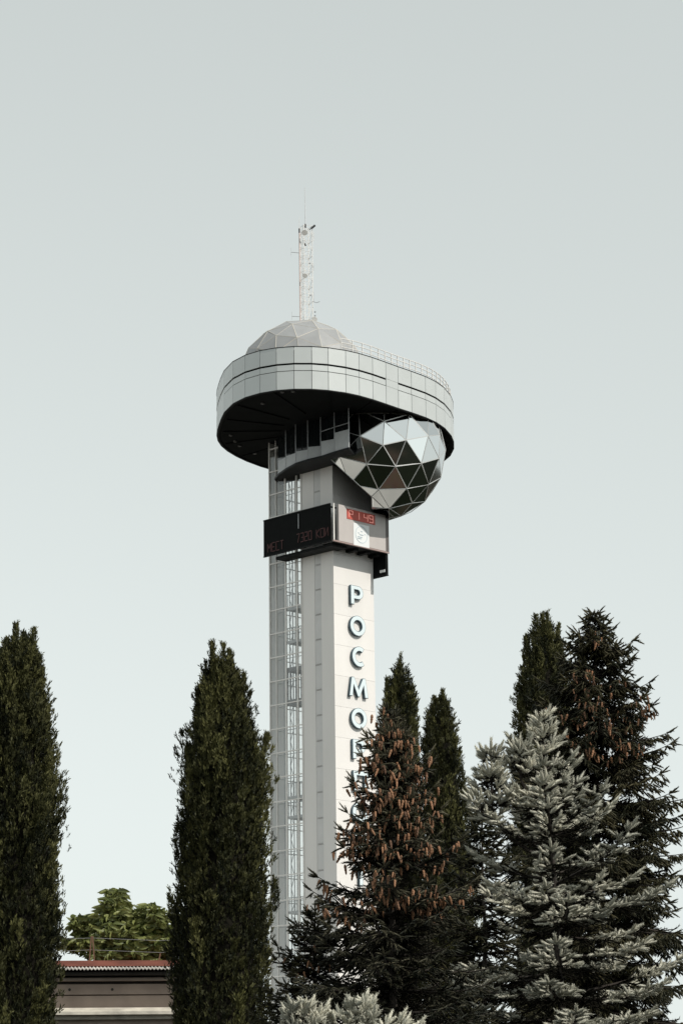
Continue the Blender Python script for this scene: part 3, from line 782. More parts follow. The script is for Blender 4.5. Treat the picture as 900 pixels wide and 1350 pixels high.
def needle_shoot(n, rad, core, seed, plump=False):
    """a twig of unit length clad in needles; x,y are in units of the needle reach"""
    r_ = np.random.default_rng(seed); V = []; T = []
    prof = [(0.0, 0.6 * core), (0.6, core), (1.0, 0.25 * core)]; sides = 4
    for zz, q in prof:
        for k in range(sides):
            t = 2 * math.pi * k / sides; V.append((q * math.cos(t), q * math.sin(t), zz))
    for i in range(len(prof) - 1):
        for k in range(sides):
            a, b_, c, d = i * sides + k, i * sides + (k + 1) % sides, (i + 1) * sides + (k + 1) % sides, (i + 1) * sides + k
            T += [(a, b_, c), (a, c, d)]
    for j in range(n):
        z0 = (j + r_.random()) / n * 0.98; t = j * 2.39996 + r_.normal(0, 0.2)
        reach = (0.85 + 0.3 * r_.random()) * (1.0 if z0 < 0.85 else 0.75)
        dz = (0.10 + 0.08 * r_.random()) * (1.0 if not plump else 1.0)
        wv = 0.16 + 0.06 * r_.random()
        c, s = math.cos(t), math.sin(t); i = len(V)
        V += [(-s * wv + c * core * .6, c * wv + s * core * .6, z0), (s * wv + c * core * .6, -c * wv + s * core * .6, z0), (c * reach, s * reach, z0 + dz)]
        T.append((i, i + 1, i + 2))
    return np.array(V, float), np.array(T, int)

def spray_tuft(n, seed):
    """upright scale-leaf spray of a cypress, unit length"""
    r_ = np.random.default_rng(seed); V = []; T = []
    for j in range(n):
        z0 = 0.75 * (j + r_.random()) / n; t = r_.uniform(0, 2 * math.pi); L = r_.uniform(0.28, 0.5); lean = r_.uniform(0.15, 0.75)
        wv = r_.uniform(0.045, 0.075); c, s = math.cos(t), math.sin(t)
        p0 = np.array([c * 0.05, s * 0.05, z0]); d = np.array([c * lean, s * lean, 1.0]); d /= np.linalg.norm(d)
        side = np.cross(d, r_.normal(size=3)); side /= np.linalg.norm(side)
        i = len(V); V += [p0, p0 + d * L * 0.5 + side * wv, p0 + d * L, p0 + d * L * 0.5 - side * wv]
        T += [(i, i + 1, i + 2), (i, i + 2, i + 3)]
    return np.array(V, float), np.array(T, int)
TUFTS = [spray_tuft(12, s) for s in range(4)]

def profile_world(rows, D):
    """photo rows (y, xl, xr) at distance D -> arrays of height, centre x, radius"""
    out = []
    for y, xl, xr in rows:
        a, b_ = at_y(xl, y, D), at_y(xr, y, D); out.append(((a[2] + b_[2]) / 2, (a[0] + b_[0]) / 2, (b_[0] - a[0]) / 2))
    out.sort(); return np.array(out)

def trunk_tube(mb, base, top, r0, r1, n=7, bend=0.05, segs=7):
    pts = []; rads = []
    for k in range(segs + 1):
        t = k / segs; pts.append(np.array(base) * (1 - t) + np.array(top) * t + np.array([random.gauss(0, bend), random.gauss(0, bend), 0]) * (1 if 0 < k < segs else 0)); rads.append(r0 * (1 - t) + r1 * t)
    mb.tube(pts, rads, n)

def cypress(name, rows, D, label, n_tufts, tuft=0.24, plumes=70, tips=(), group=None):
    """columnar crown: many upright plumes packed round a hidden stem"""
    pr = profile_world(rows, D); zt_ = pr[-1, 0]
    zb_ = 0.25; Z = np.concatenate([[zb_, max(zb_ + 0.3, pr[0, 0] * 0.45)], pr[:, 0]])
    CX = np.concatenate([[pr[0, 1], pr[0, 1]], pr[:, 1]]); RR = np.concatenate([[pr[0, 2] * 0.55, pr[0, 2] * 0.95], pr[:, 2]])
    x0 = float(pr[0, 1])
    root = empty(name, (x0, D, 0)); tag(root, label, 'tree', group)
    mb = MB(); trunk_tube(mb, (0, 0, 0), (CX[-1] - x0, 0, zt_ * 0.93), 0.16 + pr[:, 2].max() * 0.08, 0.02); mb.build('trunk', M_bark, root, True)
    P = []; Dr = []; S = []; C = []
    vis0 = 2.5
    # plumes: each climbs close to the surface and ends in a tip of its own
    per = n_tufts // plumes
    for k in range(plumes):
        th_ = k * 2.39996 + random.uniform(-0.3, 0.3); zz1 = zb_ + 0.6 + (zt_ - zb_ - 0.6) * (0.10 + 0.90 * math.sqrt((k + 0.5) / plumes))
        ln = random.uniform(0.7, 1.7) * (0.6 + 0.4 * zt_ / 14); zz0 = max(zb_, zz1 - ln)
        prad = random.uniform(0.16, 0.40); ptint = random.uniform(0.0, 0.85)
        push = 0.78 + 0.38 * random.random() ** 1.4; swing = random.uniform(-0.25, 0.25)
        for j in range(per):
            t = random.random() ** 0.8; z = zz0 + (zz1 - zz0) * t
            rloc = np.interp(z, Z, RR); cx = np.interp(z, Z, CX)
            pw = min(prad, rloc * 0.55) * (1.0 - 0.75 * t); rp = max(0.0, rloc * push - pw * 0.85); a = th_ + swing * t
            w_ = pw * math.sqrt(random.random()); b_ = random.uniform(0, 2 * math.pi)
            P.append((cx - x0 + rp * math.cos(a) + w_ * math.cos(b_), rp * math.sin(a) + w_ * math.sin(b_), z + random.gauss(0, 0.05)))
            Dr.append((0.30 * math.cos(a) + random.gauss(0, 0.25), 0.30 * math.sin(a) + random.gauss(0, 0.25), 1.0))
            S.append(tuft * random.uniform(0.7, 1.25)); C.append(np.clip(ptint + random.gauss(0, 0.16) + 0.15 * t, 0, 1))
    # filling sprays over the whole body
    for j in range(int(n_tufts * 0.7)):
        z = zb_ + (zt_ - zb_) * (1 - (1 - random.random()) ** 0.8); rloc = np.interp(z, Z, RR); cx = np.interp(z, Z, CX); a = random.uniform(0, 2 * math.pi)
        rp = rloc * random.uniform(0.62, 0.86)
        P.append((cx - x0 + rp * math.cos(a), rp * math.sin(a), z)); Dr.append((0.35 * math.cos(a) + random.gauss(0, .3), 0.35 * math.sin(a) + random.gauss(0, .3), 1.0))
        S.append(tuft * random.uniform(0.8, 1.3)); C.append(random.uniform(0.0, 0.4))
    for (tx, ty, th2) in tips:                              # separate leaders breaking the outline
        q = at_y(tx, ty, D)
        for j in range(int(140 * th2)):
            t = random.random(); zz = q[2] - th2 * (1 - t); w_ = (0.03 + 0.15 * (1 - t)) * math.sqrt(random.random()); b_ = random.uniform(0, 6.3)
            cx = q[0] + (np.interp(zz, Z, CX) - q[0]) * 0.18 * (1 - t)
            P.append((cx - x0 + w_ * math.cos(b_), w_ * math.sin(b_) - 0.1, zz - 0.12)); Dr.append((random.gauss(0, .2), random.gauss(0, .2), 1)); S.append(tuft * random.uniform(0.6, 1.0)); C.append(random.uniform(0.3, 0.9))
    P, Dr, S, C = map(np.array, (P, Dr, S, C))
    V, T, CC = scatter(TUFTS, P, Dr, S, S * 1.0, C)
    # solid near-black hull: shade inside the crown put into the colour
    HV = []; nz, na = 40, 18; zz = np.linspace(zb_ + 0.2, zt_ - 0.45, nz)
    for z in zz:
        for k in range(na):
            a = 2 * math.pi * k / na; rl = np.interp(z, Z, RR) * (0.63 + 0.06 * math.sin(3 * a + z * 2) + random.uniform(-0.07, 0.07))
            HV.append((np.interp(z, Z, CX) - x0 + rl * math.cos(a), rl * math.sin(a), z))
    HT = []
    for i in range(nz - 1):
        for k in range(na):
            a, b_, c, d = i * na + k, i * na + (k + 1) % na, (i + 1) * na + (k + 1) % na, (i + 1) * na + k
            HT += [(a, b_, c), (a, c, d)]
    link('inner_shade', np_mesh('inner_shade', np.array(HV), np.array(HT), M_shade), root)
    link('crown', np_mesh('crown', V, T, M_cyp, CC), root)
    return root

def spruce(name, apex_px, rows, D, label, material, shoots, shoot_len, needle, dz, up_top, up_low, droop, tipup, lat_step, side_step,
           hang=0.0, tint_hi=0.9, z_min=0.4, cones=None, cone_len=0.12, n_cones=0, inner=0.30, leader=0.3, whorl=6, lean_px=None, rough_len=0.25, cone_zone=1.0, extra_tops=(), dens_low=1.0, low_shade=0.0, more_cones=0, drop=0.0):
    """conifer with whorls of boughs, side twigs and needle shoots"""
    pr = profile_world(rows, D); ap = at_y(apex_px[0], apex_px[1], D); zt_ = ap[2]
    Z = np.concatenate([[0.0], pr[:, 0], [zt_]]); RR = np.concatenate([[pr[0, 2] * 1.15], pr[:, 2], [0.03]])
    order = np.argsort(Z); Z = Z[order]; RR = RR[order]
    xb = at_y(lean_px if lean_px else apex_px[0], 1300, D)[0]; x0 = float(xb)
    root = empty(name, (x0, D, 0)); tag(root, label, 'tree')
    mb = MB(); trunk_tube(mb, (0, 0, 0), (ap[0] - x0, 0, zt_ - leader), 0.02 + 0.0095 * zt_, 0.010, bend=0.02); mb.build('trunk', M_bark, root, True)
    limbs = MB(); P = []; Dr = []; S = []; C = []; CP = []
    def axis(z): t = z / zt_; return (ap[0] - x0) * min(1, t)
    DP = []; DD = []; DS = []
    def shoot(p, d, l, c): P.append(p); Dr.append(d); S.append(l); C.append(c)
    def bough(cx, cy, z, reach, phi, frac):
        """frac 0 at the top of the tree, 1 at the bottom"""
        up = up_top + (up_low - up_top) * min(1, frac * 1.6) + random.gauss(0, 0.07)
        n = 8; pts = []
        for k in range(n + 1):
            t = k / n; h_ = reach * t
            pts.append(np.array([cx + h_ * math.cos(phi), cy + h_ * math.sin(phi), z + reach * (math.tan(up) * t - droop * frac * t * t + tipup * t ** 3)]))
        rb = 0.008 + 0.014 * reach
        limbs.tube(pts, [rb * (1 - 0.85 * k / n) for k in range(n + 1)], 4)
        tint = random.uniform(0.05, tint_hi) * (1.0 - low_shade * min(1, frac * 1.5)); arr = np.array(pts)  # lower boughs darker: shade put into the needle tint
        def at(t):
            f = min(n - 1e-6, t * n); i = int(f); return arr[i] + (arr[i + 1] - arr[i]) * (f - i), arr[i + 1] - arr[i]
        nd = int(reach / 0.035)
        for k in range(nd):                                # near-black twigs along the inner half, added to darken the crown's inside
            q, d = at(random.uniform(0.02, 0.62)); a = random.uniform(0, 6.28)
            dv = d / np.linalg.norm(d) * 0.6 + np.array([-math.sin(phi), math.cos(phi), 0]) * random.choice((-1, 1)) * random.uniform(0.3, 1.1) + np.array([0, 0, random.gauss(-0.15, 0.35)])
            DP.append(q); DD.append(dv); DS.append(random.uniform(0.12, 0.30) * min(1.5, 0.5 + reach))
        t = inner + random.uniform(0, 0.1); sgn = 1
        st = lat_step / max(reach, 0.12)
        if frac > 0.55: st /= dens_low
        while t < 0.98:
            p, d = at(t); d = d / np.linalg.norm(d); sgn = -sgn
            side = np.array([-d[1], d[0], 0]) * sgn; side /= (np.linalg.norm(side) + 1e-9)
            ang = random.uniform(0.75, 1.1); Ls = (0.40 * reach * (1 - t) + shoot_len * 0.9) * random.uniform(0.7, 1.15)
            ld = d * math.cos(ang) + side * math.sin(ang) + np.array([0, 0, random.gauss(0.02, 0.10) - hang * random.random()]); ld /= np.linalg.norm(ld)
            if Ls > shoot_len * 2.2: limbs.bar(p, p + ld * (Ls - shoot_len * 0.6), 0.010, 0.004, n=3)
            u = shoot_len * 0.35; sg2 = 1
            while u < Ls - shoot_len * 0.35:
                sg2 = -sg2; q = p + ld * u
                sv = np.cross(ld, np.array([0, 0, 1.0])) * sg2
                sdv = ld * random.uniform(0.5, 0.9) + sv * random.uniform(0.5, 0.9) + np.array([0, 0, random.uniform(-0.15, 0.45) - hang * random.uniform(0.4, 1.3)])
                shoot(q, sdv, shoot_len * random.uniform(0.7, 1.15), np.clip(tint + random.gauss(0, 0.15), 0, 1)); u += side_step * random.uniform(0.8, 1.2)
                if random.random() < 0.35:
                    shoot(q, ld * 0.5 + np.array([random.gauss(0, .3), random.gauss(0, .3), 0.8 - 1.6 * hang]), shoot_len * random.uniform(0.5, 0.85), np.clip(tint + random.gauss(0.05, 0.15), 0, 1))
            tip = p + ld * max(Ls - shoot_len, shoot_len * 0.1)
            shoot(tip, ld + np.array([0, 0, random.uniform(-0.05, 0.25) - hang * 0.6]), shoot_len * random.uniform(0.85, 1.2), np.clip(tint + random.gauss(0.05, 0.12), 0, 1))
            if n_cones: CP.append((p + ld * Ls * random.uniform(0.5, 0.95), frac))
            t += st * random.uniform(0.75, 1.25)
        p, d = at(1.0); shoot(p - d / np.linalg.norm(d) * shoot_len * 0.2, d + np.array([0, 0, 0.2 * np.linalg.norm(d)]), shoot_len * 1.25, min(1, tint + 0.15))
        for sg in (-1, 1):
            dd = d / np.linalg.norm(d); sv = np.array([-dd[1], dd[0], 0.1]) * sg
            shoot(p - dd * shoot_len * 0.3, dd * 0.8 + sv * 0.7, shoot_len, min(1, tint + 0.1))
    def stem(cx_fn, cy, ztop_, zlow, radius_fn, k0=0):
        z = ztop_ - leader * 0.9; k = k0
        while z > zlow:
            frac = min(1.0, (ztop_ - z) / max(ztop_ - 1.0, 1.0) * 1.15)
            rbase = radius_fn(z)
            nb_ = whorl if frac > 0.08 else whorl - 1
            for j in range(nb_):
                if frac > 0.22 and random.random() < drop: continue
                phi = k * 0.9 + 2 * math.pi * j / nb_ + random.gauss(0, 0.12)
                up = up_top + (up_low - up_top) * min(1, frac * 1.6)
                zz = z + random.gauss(0, dz * 0.22); rch = max(0.10, radius_fn(zz + rbase * math.tan(up) * 0.8) * random.uniform(1 - rough_len, 1.10))
                bough(cx_fn(zz), cy, zz, rch, phi, frac)
            z -= dz * (0.55 + 0.45 * min(1, frac * 2.2)) * random.uniform(0.85, 1.15); k += 1
    rf = lambda z: float(np.interp(z, Z, RR))
    stem(axis, 0.0, zt_, z_min, rf)
    def top_crown(px, py, h, wid):
        q = at_y(px, py, D); lx = q[0] - x0
        limbs.tube([(axis(q[2] - h - 0.5), 0, q[2] - h - 0.5), ((axis(q[2]) + 2 * lx) / 3, -0.10, q[2] - h - 0.15), (lx, -0.15, q[2] - h + 0.1), (lx, -0.15, q[2] - 0.1)], [0.03, 0.025, 0.018, 0.008], 5)
        shoot(np.array([lx, -0.15, q[2] - leader]), np.array([0.05, 0, 1.0]), leader, 0.6)
        stem(lambda z: lx, -0.15, q[2], q[2] - h, lambda z: 0.05 + (q[2] - z) * wid, 3)
    for e in extra_tops: top_crown(*e)
    # leader shoot and its collar
    ax = axis(zt_); shoot(np.array([ax, 0, zt_ - leader]), np.array([0.02, 0, 1.0]), leader, 0.6)
    for j in range(7):
        a = j * 2 * math.pi / 7 + 0.3
        shoot(np.array([ax, 0, zt_ - leader + random.uniform(-0.02, 0.03)]), np.array([math.cos(a), math.sin(a), 0.45]), shoot_len * random.uniform(1.0, 1.4), 0.6)
    P = np.array(P); Dr = np.array(Dr, float); S = np.array(S); C = np.array(C)
    V, T, CC = scatter(shoots, P, Dr, S, np.full(len(P), needle) * rng.uniform(0.85, 1.15, len(P)), C)
    tag(limbs.build('limbs', M_bark, root), kind='stuff')
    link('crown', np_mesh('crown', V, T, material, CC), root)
    V, T, CC = scatter(SH_SHADE, np.array(DP), np.array(DD), np.array(DS), np.full(len(DP), 0.035 * D / 30), np.zeros(len(DP)))
    link('inner_shade', np_mesh('inner_shade', V, T, M_shade), root)
    # hanging cones
    if n_cones:
        cand = [(q, fr) for q, fr in CP if fr < cone_zone]
        cand.sort(key=lambda e: e[1] + random.uniform(0, 0.45) * cone_zone + 0.25 * cone_zone * (e[0][1] > 0.1))
        pos = []
        for q, fr in cand:
            for _ in range(random.choice((1, 2, 2, 3))):
                pos.append(q + np.array([random.gauss(0, 0.05), random.gauss(0, 0.05), -0.02 + random.gauss(0, 0.02)]))
        pos.sort(key=lambda q: q[1] + random.uniform(-0.3, 0.3)); pos_near = pos[:n_cones]
        for q in pos_near:
            o = link('cone', random.choice(cones), root); o.location = q
            o.rotation_euler = (random.gauss(0, 0.22), random.gauss(0, 0.22), random.uniform(0, 6.28)); s = cone_len * random.uniform(0.6, 1.15); o.scale = (s * random.uniform(0.75, 1.0),) * 2 + (s,)
        if more_cones:                                     # past 300: the rest as one part
            mb = MB()
            for q in pos[n_cones:n_cones + more_cones]:
                Rm = Matrix.Rotation(random.gauss(0, 0.22), 3, 'X') @ Matrix.Rotation(random.gauss(0, 0.22), 3, 'Y'); cm = random.choice(cones); sc_ = cone_len * random.uniform(0.75, 1.1)
                mb.add([np.array(Rm @ v.co) * sc_ + q for v in cm.vertices], [tuple(p.vertices) for p in cm.polygons])
            tag(mb.build('cones', M_cone, root), kind='stuff')
    return root, len(P), len(T)

def cone_mesh(seed):
    r_ = random.Random(seed); mb = MB(); n = 6
    prof = [(0.0, 0.05), (-0.10, 0.14), (-0.32, 0.165), (-0.36, 0.135), (-0.58, 0.15), (-0.62, 0.12), (-0.84, 0.11), (-1.0, 0.03)]
    bend = r_.uniform(-0.08, 0.08); V = []
    for i, (z, rr_) in enumerate(prof):
        for k in range(n):
            t = 2 * math.pi * (k + 0.5 * (i % 2)) / n; V.append((rr_ * math.cos(t) + bend * z * z, rr_ * math.sin(t), z))
    fs = [(i * n + k, i * n + (k + 1) % n, (i + 1) * n + (k + 1) % n, (i + 1) * n + k) for i in range(len(prof) - 1) for k in range(n)]
    fs += [tuple(range(n)), tuple(range((len(prof) - 1) * n, len(prof) * n))]
    mb.add(V, fs); return mb.mesh('cone', M_cone)
CONES = [cone_mesh(s) for s in range(4)]
SH_BLUE = [needle_shoot(30, 1, 0.72, s, True) for s in range(3)]
SH_MID = [needle_shoot(20, 1, 0.5, s + 10) for s in range(3)]
SH_SHADE = [needle_shoot(9, 1, 0.25, s + 30) for s in range(2)]
SH_FAR = [needle_shoot(12, 1, 0.5, s + 20) for s in range(3)]

# ---- cypresses
cypress('cypress_tree', [(845, 20, 40), (858, 7, 50), (880, -8, 56), (950, -22, 66), (1000, -30, 74), (1080, -36, 83), (1130, -36, 80), (1200, -38, 86), (1260, -38, 84), (1350, -34, 76)], 50,
        'tall dark cypress with two close tips at the near end of the low building', 9000, tuft=0.20, plumes=150, tips=((22, 821, 1.1), (45, 826, 0.9), (33, 832, 0.8), (10, 840, 0.8), (57, 880, 0.7), (66, 930, 0.5)))
cypress('cypress_tree', [(876, 277, 304), (890, 270, 313), (920, 260, 325), (945, 255, 330), (985, 242, 348), (1010, 239, 355), (1050, 236, 356), (1080, 233, 352), (1130, 228, 355), (1180, 223, 359), (1250, 220, 362), (1350, 217, 362)], 52,
        'broad dark cypress with a forked tip standing between building and lift shaft', 10000, tuft=0.20, plumes=160, tips=((280, 846, 1.1), (295, 847, 1.0), (304, 856, 0.6), (322, 886, 0.8), (352, 966, 0.9), (246, 982, 0.5), (261, 908, 0.5)))
cypress('cypress_tree', [(882, 523, 532), (893, 519, 536), (905, 514, 541), (930, 508, 547), (960, 504, 552), (1000, 498, 557), (1100, 490, 566), (1200, 486, 572)], 72,
        'slim pointed cypress right behind the cone-laden spruce', 4200, tuft=0.24, plumes=70, tips=((527, 863, 1.0), (509, 895, 1.0)))
cypress('cypress_tree', [(925, 575, 588), (935, 569, 591), (950, 562, 597), (980, 558, 603), (1010, 558, 609), (1050, 557, 616), (1100, 556, 624), (1200, 552, 632)], 70,
        'narrow cypress with a sunlit flank between the cone-laden and blue spruces', 4200, tuft=0.24, plumes=70, tips=((583, 909, 0.9), (573, 918, 0.7)))
cypress('cypress_tree', [(828, 703, 728), (835, 699, 732), (848, 691, 738), (860, 692, 741), (880, 690, 743), (900, 683, 746), (930, 677, 749), (960, 678, 752), (1100, 668, 764)], 58,
        'ragged-topped cypress crowded against the tall green spruce', 5200, tuft=0.21, plumes=80, tips=((720, 806, 1.0), (705, 810, 0.8), (714, 808, 0.7), (692, 838, 0.8), (735, 822, 0.8)))

# ---- spruces
print(spruce('spruce_tree', (783, 803), [(815, 775, 792), (830, 765, 803), (850, 746, 836), (885, 728, 858), (930, 712, 872), (970, 695, 895), (1020, 680, 905), (1100, 660, 915), (1200, 650, 930), (1340, 640, 945)], 46,
       'tall dark green spruce with layered boughs and reddish cones near its top', M_grn, SH_FAR, 0.19, 0.036, 0.36, 0.26, -0.10, 0.20, 0.17, 0.062, 0.08, hang=0.8, tint_hi=0.7, whorl=7, z_min=3.6, leader=0.22,
       cones=CONES, cone_len=0.14, n_cones=190, cone_zone=0.34, rough_len=0.33, inner=0.2)[1:])
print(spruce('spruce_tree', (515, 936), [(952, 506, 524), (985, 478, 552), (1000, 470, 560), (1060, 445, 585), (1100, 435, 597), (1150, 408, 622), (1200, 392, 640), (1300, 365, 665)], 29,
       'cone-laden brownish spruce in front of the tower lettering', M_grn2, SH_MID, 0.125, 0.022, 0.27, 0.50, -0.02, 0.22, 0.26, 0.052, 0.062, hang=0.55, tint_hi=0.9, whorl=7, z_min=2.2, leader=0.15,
       cones=CONES, cone_len=0.11, n_cones=300, more_cones=260, low_shade=0.8, cone_zone=0.52, rough_len=0.42, inner=0.28)[1:])
print(spruce('blue_spruce', (713, 936), [(960, 700, 726), (985, 682, 744), (1010, 668, 764), (1050, 655, 786), (1100, 632, 855), (1180, 612, 893), (1250, 598, 905), (1350, 585, 925)], 31,
       'large pale blue spruce with silvery needles and long leader shoots', M_blue, SH_BLUE, 0.155, 0.029, 0.37, 0.62, -0.02, 0.18, 0.24, 0.066, 0.078, hang=0.05, tint_hi=0.95, whorl=7, z_min=2.4, leader=0.32,
       rough_len=0.52, inner=0.40, drop=0.10, lean_px=760, extra_tops=((645, 974, 1.15, 0.27), (683, 968, 0.7, 0.30)))[1:])
print(spruce('spruce_tree', (634, 1060), [(1078, 624, 644), (1100, 608, 662), (1140, 590, 685), (1200, 570, 705), (1300, 550, 730)], 36,
       'dark green spruce squeezed between the cone-laden spruce and the pale blue spruce', M_grn, SH_FAR, 0.16, 0.030, 0.34, 0.35, -0.08, 0.2, 0.2, 0.075, 0.085, hang=0.4, tint_hi=0.5, z_min=2.8, leader=0.18, rough_len=0.35, inner=0.2)[1:])
print(spruce('spruce_tree', (415, 1198), [(1215, 405, 425), (1235, 385, 450), (1260, 368, 478), (1300, 352, 500), (1350, 338, 520)], 30,
       'short dark spruce at the foot of the lift shaft, in shade', M_grn, SH_MID, 0.11, 0.022, 0.20, 0.45, 0.05, 0.2, 0.25, 0.06, 0.065, hang=0.3, tint_hi=0.8, z_min=1.4, leader=0.16, rough_len=0.35,
       cones=CONES, cone_len=0.12, n_cones=10, cone_zone=0.3)[1:])
print(spruce('blue_spruce', (475, 1324), [(1332, 455, 495), (1345, 410, 525), (1400, 380, 545), (1500, 340, 590)], 22,
       'low bushy pale spruce in front of the short dark spruce', M_blue, SH_BLUE, 0.12, 0.026, 0.22, 0.7, 0.1, 0.15, 0.3, 0.065, 0.07, hang=0.0, tint_hi=0.95, z_min=1.0, leader=0.12, rough_len=0.3,
       extra_tops=((393, 1330, 0.30, 0.4), (413, 1331, 0.30, 0.4)))[1:])

# ---- broadleaf tree behind the building
def leaf_template(seed):
    r_ = np.random.default_rng(seed); f = 0.10 + 0.1 * r_.random(); b = -0.12 - 0.15 * r_.random()
    V = np.array([(0, 0, 0), (0.20, f, 0.35), (0, 0, 0.40), (-0.20, f, 0.35), (0.15, f + b, 0.72), (0, b, 0.75), (-0.15, f + b, 0.72), (0, 2 * b, 1.0)], float)
    T = np.array([(0, 1, 2), (0, 2, 3), (1, 4, 5), (1, 5, 2), (2, 5, 6), (2, 6, 3), (4, 7, 5), (5, 7, 6)], int); return V, T
LEAF = [leaf_template(s) for s in range(3)]
def broadleaf(D):
    base = at_y(165, 1300, D); root = empty('broadleaf_tree', (base[0], D, 0))
    tag(root, 'leafy yellow-green broadleaf tree rising behind the red-edged roof', 'tree')
    blobs = [(150, 1203, 24, 30), (168, 1222, 34, 30), (203, 1216, 26, 26), (108, 1218, 14, 12), (130, 1222, 20, 14), (100, 1243, 18, 14), (150, 1245, 45, 28), (195, 1248, 40, 26), (225, 1235, 30, 30)]
    sc = D / F / math.cos(0.1); P = []; Dr = []; S = []; C = []; limbs = MB()
    trunk_tube(limbs, (0, 0, 0), (0, 0, 4.8), 0.2, 0.12); trunk = limbs.build('trunk', M_bark, root, True); limbs = MB()
    for (px, py, rx, rz_) in blobs:
        c = at_y(px, py, D); c = np.array([c[0] - base[0], random.uniform(-0.4, 0.4), c[2]])
        limbs.tube([(0, 0, 4.4), (c[0] * 0.5, c[1] * 0.5, 4.4 + (c[2] - 4.4) * 0.65), c], [0.09, 0.05, 0.02], 5)
        for j in range(int(rx * rz_ * 0.085) + 8):
            d = rng.normal(size=3); d /= np.linalg.norm(d); rr_ = random.random() ** 0.45
            q = c + d * np.array([rx * sc, rx * sc * 0.9, rz_ * sc]) * rr_; tint = random.uniform(0.1, 0.9)
            for k in range(8):
                a = 2 * math.pi * k / 8 + random.gauss(0, 0.25)
                P.append(q + rng.normal(0, 0.02, 3)); Dr.append((math.cos(a), math.sin(a), random.uniform(-0.9, 0.1))); S.append(random.uniform(0.20, 0.34)); C.append(np.clip(tint + random.gauss(0, 0.15), 0, 1))
    P, Dr, S, C = map(np.array, (P, Dr, S, C)); spin = rng.normal(math.pi / 2, 0.4, len(P))
    V, T, CC = scatter(LEAF, P, Dr, S, S * 0.9, C, spin)
    limbs.build('limbs', M_bark, root); link('crown', np_mesh('crown', V, T, M_broad, CC), root)
broadleaf(66)

# ------------------------------------------------------------------ the low building with the red roof edge
BD = 59.0; BRZ = math.radians(6)
b0 = at_y(85, 1300, BD); bld = empty('low_building', (b0[0], BD, 0), BRZ)
tag(bld, 'low beige plastered building with rusty red roof edge, behind the cypresses', 'building')
M_plaster = mat('stained_beige_plaster', (0.40, 0.32, 0.27), 0.9, var=0.25, vscale=1.3, bump=0.3, bscale=12)
M_ledge = mat('flaking_white_ledge', (0.62, 0.58, 0.50), 0.85, var=0.35, vscale=2.5, bump=0.3, bscale=15)
M_redr = mat('rusty_red_sheet', (0.20, 0.065, 0.045), 0.7, var=0.35, vscale=2.0, stretch=(1, 1, 4))
M_corr = mat('whitish_corrugated_sheet', (0.55, 0.52, 0.48), 0.8, var=0.3, vscale=2.0)
M_dwood = mat('dark_soffit_board', (0.05, 0.045, 0.04), 0.9, var=0.3, vscale=2)
def bz(y): return at_y(150, y, BD)[2]
X0, X1 = -4.0, 3.9
MB().box((X0, 0, 0), (X1, 7, bz(1328))).build('wall', M_plaster, bld)
MB().box((X0 + 0.02, 0.05, bz(1328) + 0.003), (X1 - 0.02, 6.9, bz(1312))).build('upper_wall', M_plaster, bld)
MB().box((X0 + 0.05, 0.02, bz(1310.5)), (X1 - 0.05, 6.85, bz(1297))).build('frieze', M_plaster, bld)
MB().add([(X0 - 0.05, -0.34, bz(1338)), (X1 + 0.05, -0.34, bz(1338)), (X1 + 0.05, -0.003, bz(1338)), (X0 - 0.05, -0.003, bz(1338)), (X0 - 0.05, -0.34, bz(1334)), (X1 + 0.05, -0.34, bz(1334)), (X1 + 0.05, -0.003, bz(1328)), (X0 - 0.05, -0.003, bz(1328))], [(0, 3, 2, 1), (4, 5, 6, 7), (0, 1, 5, 4), (1, 2, 6, 5), (2, 3, 7, 6), (3, 0, 4, 7)]).build('ledge', M_ledge, bld)
MB().box((X0 - 0.02, -0.16, bz(1344)), (X1 + 0.02, -0.003, bz(1338.2))).build('ledge', M_ledge, bld)
MB().box((X0 - 0.1, -0.12, bz(1293)), (X1 + 0.1, 0.10, bz(1289))).build('eave_beam', M_plaster, bld)
MB().box((X0 - 0.2, -0.35, bz(1286)), (X1 + 0.2, 7.1, bz(1282))).build('soffit', M_dwood, bld)
MB().box((X0 - 0.1, 0.12, bz(1297) + 0.003), (X1 + 0.1, 6.8, bz(1286) - 0.003)).build('rear_wall', M_dwood, bld)
cr = MB(); n = 190; xs = np.linspace(X0 - 0.2, X1 + 0.2, n * 2 + 1); V = []; fs = []
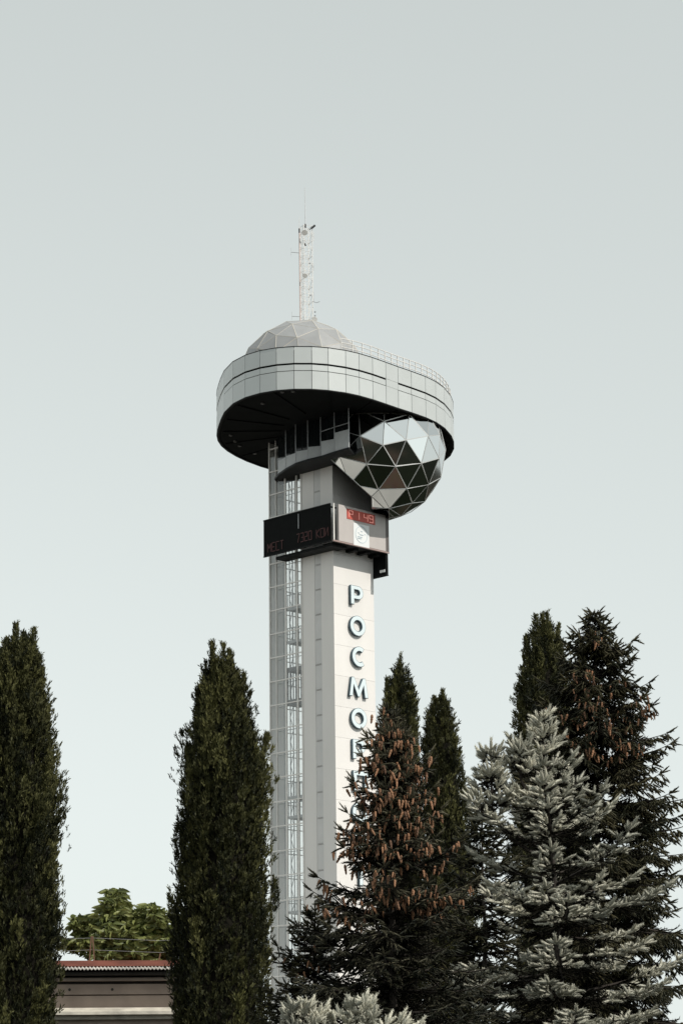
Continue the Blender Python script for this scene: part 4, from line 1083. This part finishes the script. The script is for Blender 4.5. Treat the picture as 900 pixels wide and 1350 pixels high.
for i, x in enumerate(xs):
    zz = bz(1278.5) + 0.020 * math.cos(i * math.pi / 2 * 1.0)
    V += [(x, -0.55, zz - 0.02), (x, 0.3, zz + 0.10), (x, -0.55, zz + 0.01), (x, 0.3, zz + 0.13)]
for i in range(len(xs) - 1):
    a, b_ = 4 * i, 4 * i + 4
    fs += [(a, b_, b_ + 1, a + 1), (a + 2, a + 3, b_ + 3, b_ + 2), (a, a + 2, b_ + 2, b_), (a + 1, b_ + 1, b_ + 3, a + 3)]
cr.add(V, fs); cr.build('corrugated_eave', M_corr, bld)
MB().box((X0 - 0.15, -0.20, bz(1274)), (X1 + 0.15, 7.0, bz(1266.5))).build('roof', M_redr, bld)
for x in (at_y(92, 1303, BD)[0] - b0[0], at_y(148, 1304, BD)[0] - b0[0]):
    MB().bar((x, 0.0, bz(1304)), (x, 0.06, bz(1304)), 0.07, n=8).build('vent_hole', M_dwood, bld)
rl = empty('roof_railing', (b0[0], BD, bz(1266.5)), BRZ); tag(rl, 'thin rusty wire railing with A-shaped post on the low roof', 'railing')
M_rust = mat('rusty_steel', (0.17, 0.085, 0.055), 0.8, var=0.3, vscale=8)
hr_ = at_y(121, 1234, BD)[2] - bz(1266.5)
for px in (121, 212, 300, 20):
    x = at_y(px, 1250, BD)[0] - b0[0]; h_ = hr_ if px == 121 else hr_ * 0.98
    if px == 212: h_ = 0.18
    m = MB(); m.bar((x - 0.05, 0, -0.0), (x - 0.01, 0, h_), 0.028); 
    if px != 212: m.bar((x + 0.07, 0, 0), (x + 0.02, 0, h_), 0.028)
    m.build('post', M_rust, rl)
xa_, xb_, xc_ = [at_y(q, 1250, BD)[0] - b0[0] for q in (20, 121, 300)]
for f in (0.93, 0.45):
    m = MB(); m.tube([(xa_, 0, hr_ * f), ((xa_ + xb_) / 2, 0, hr_ * f - 0.03), (xb_, 0, hr_ * f), ((xb_ + xc_) / 2, 0, hr_ * f - 0.07), (xc_, 0, hr_ * f)], [0.004] * 5, 4); m.build('wire', M_gsteel, rl)
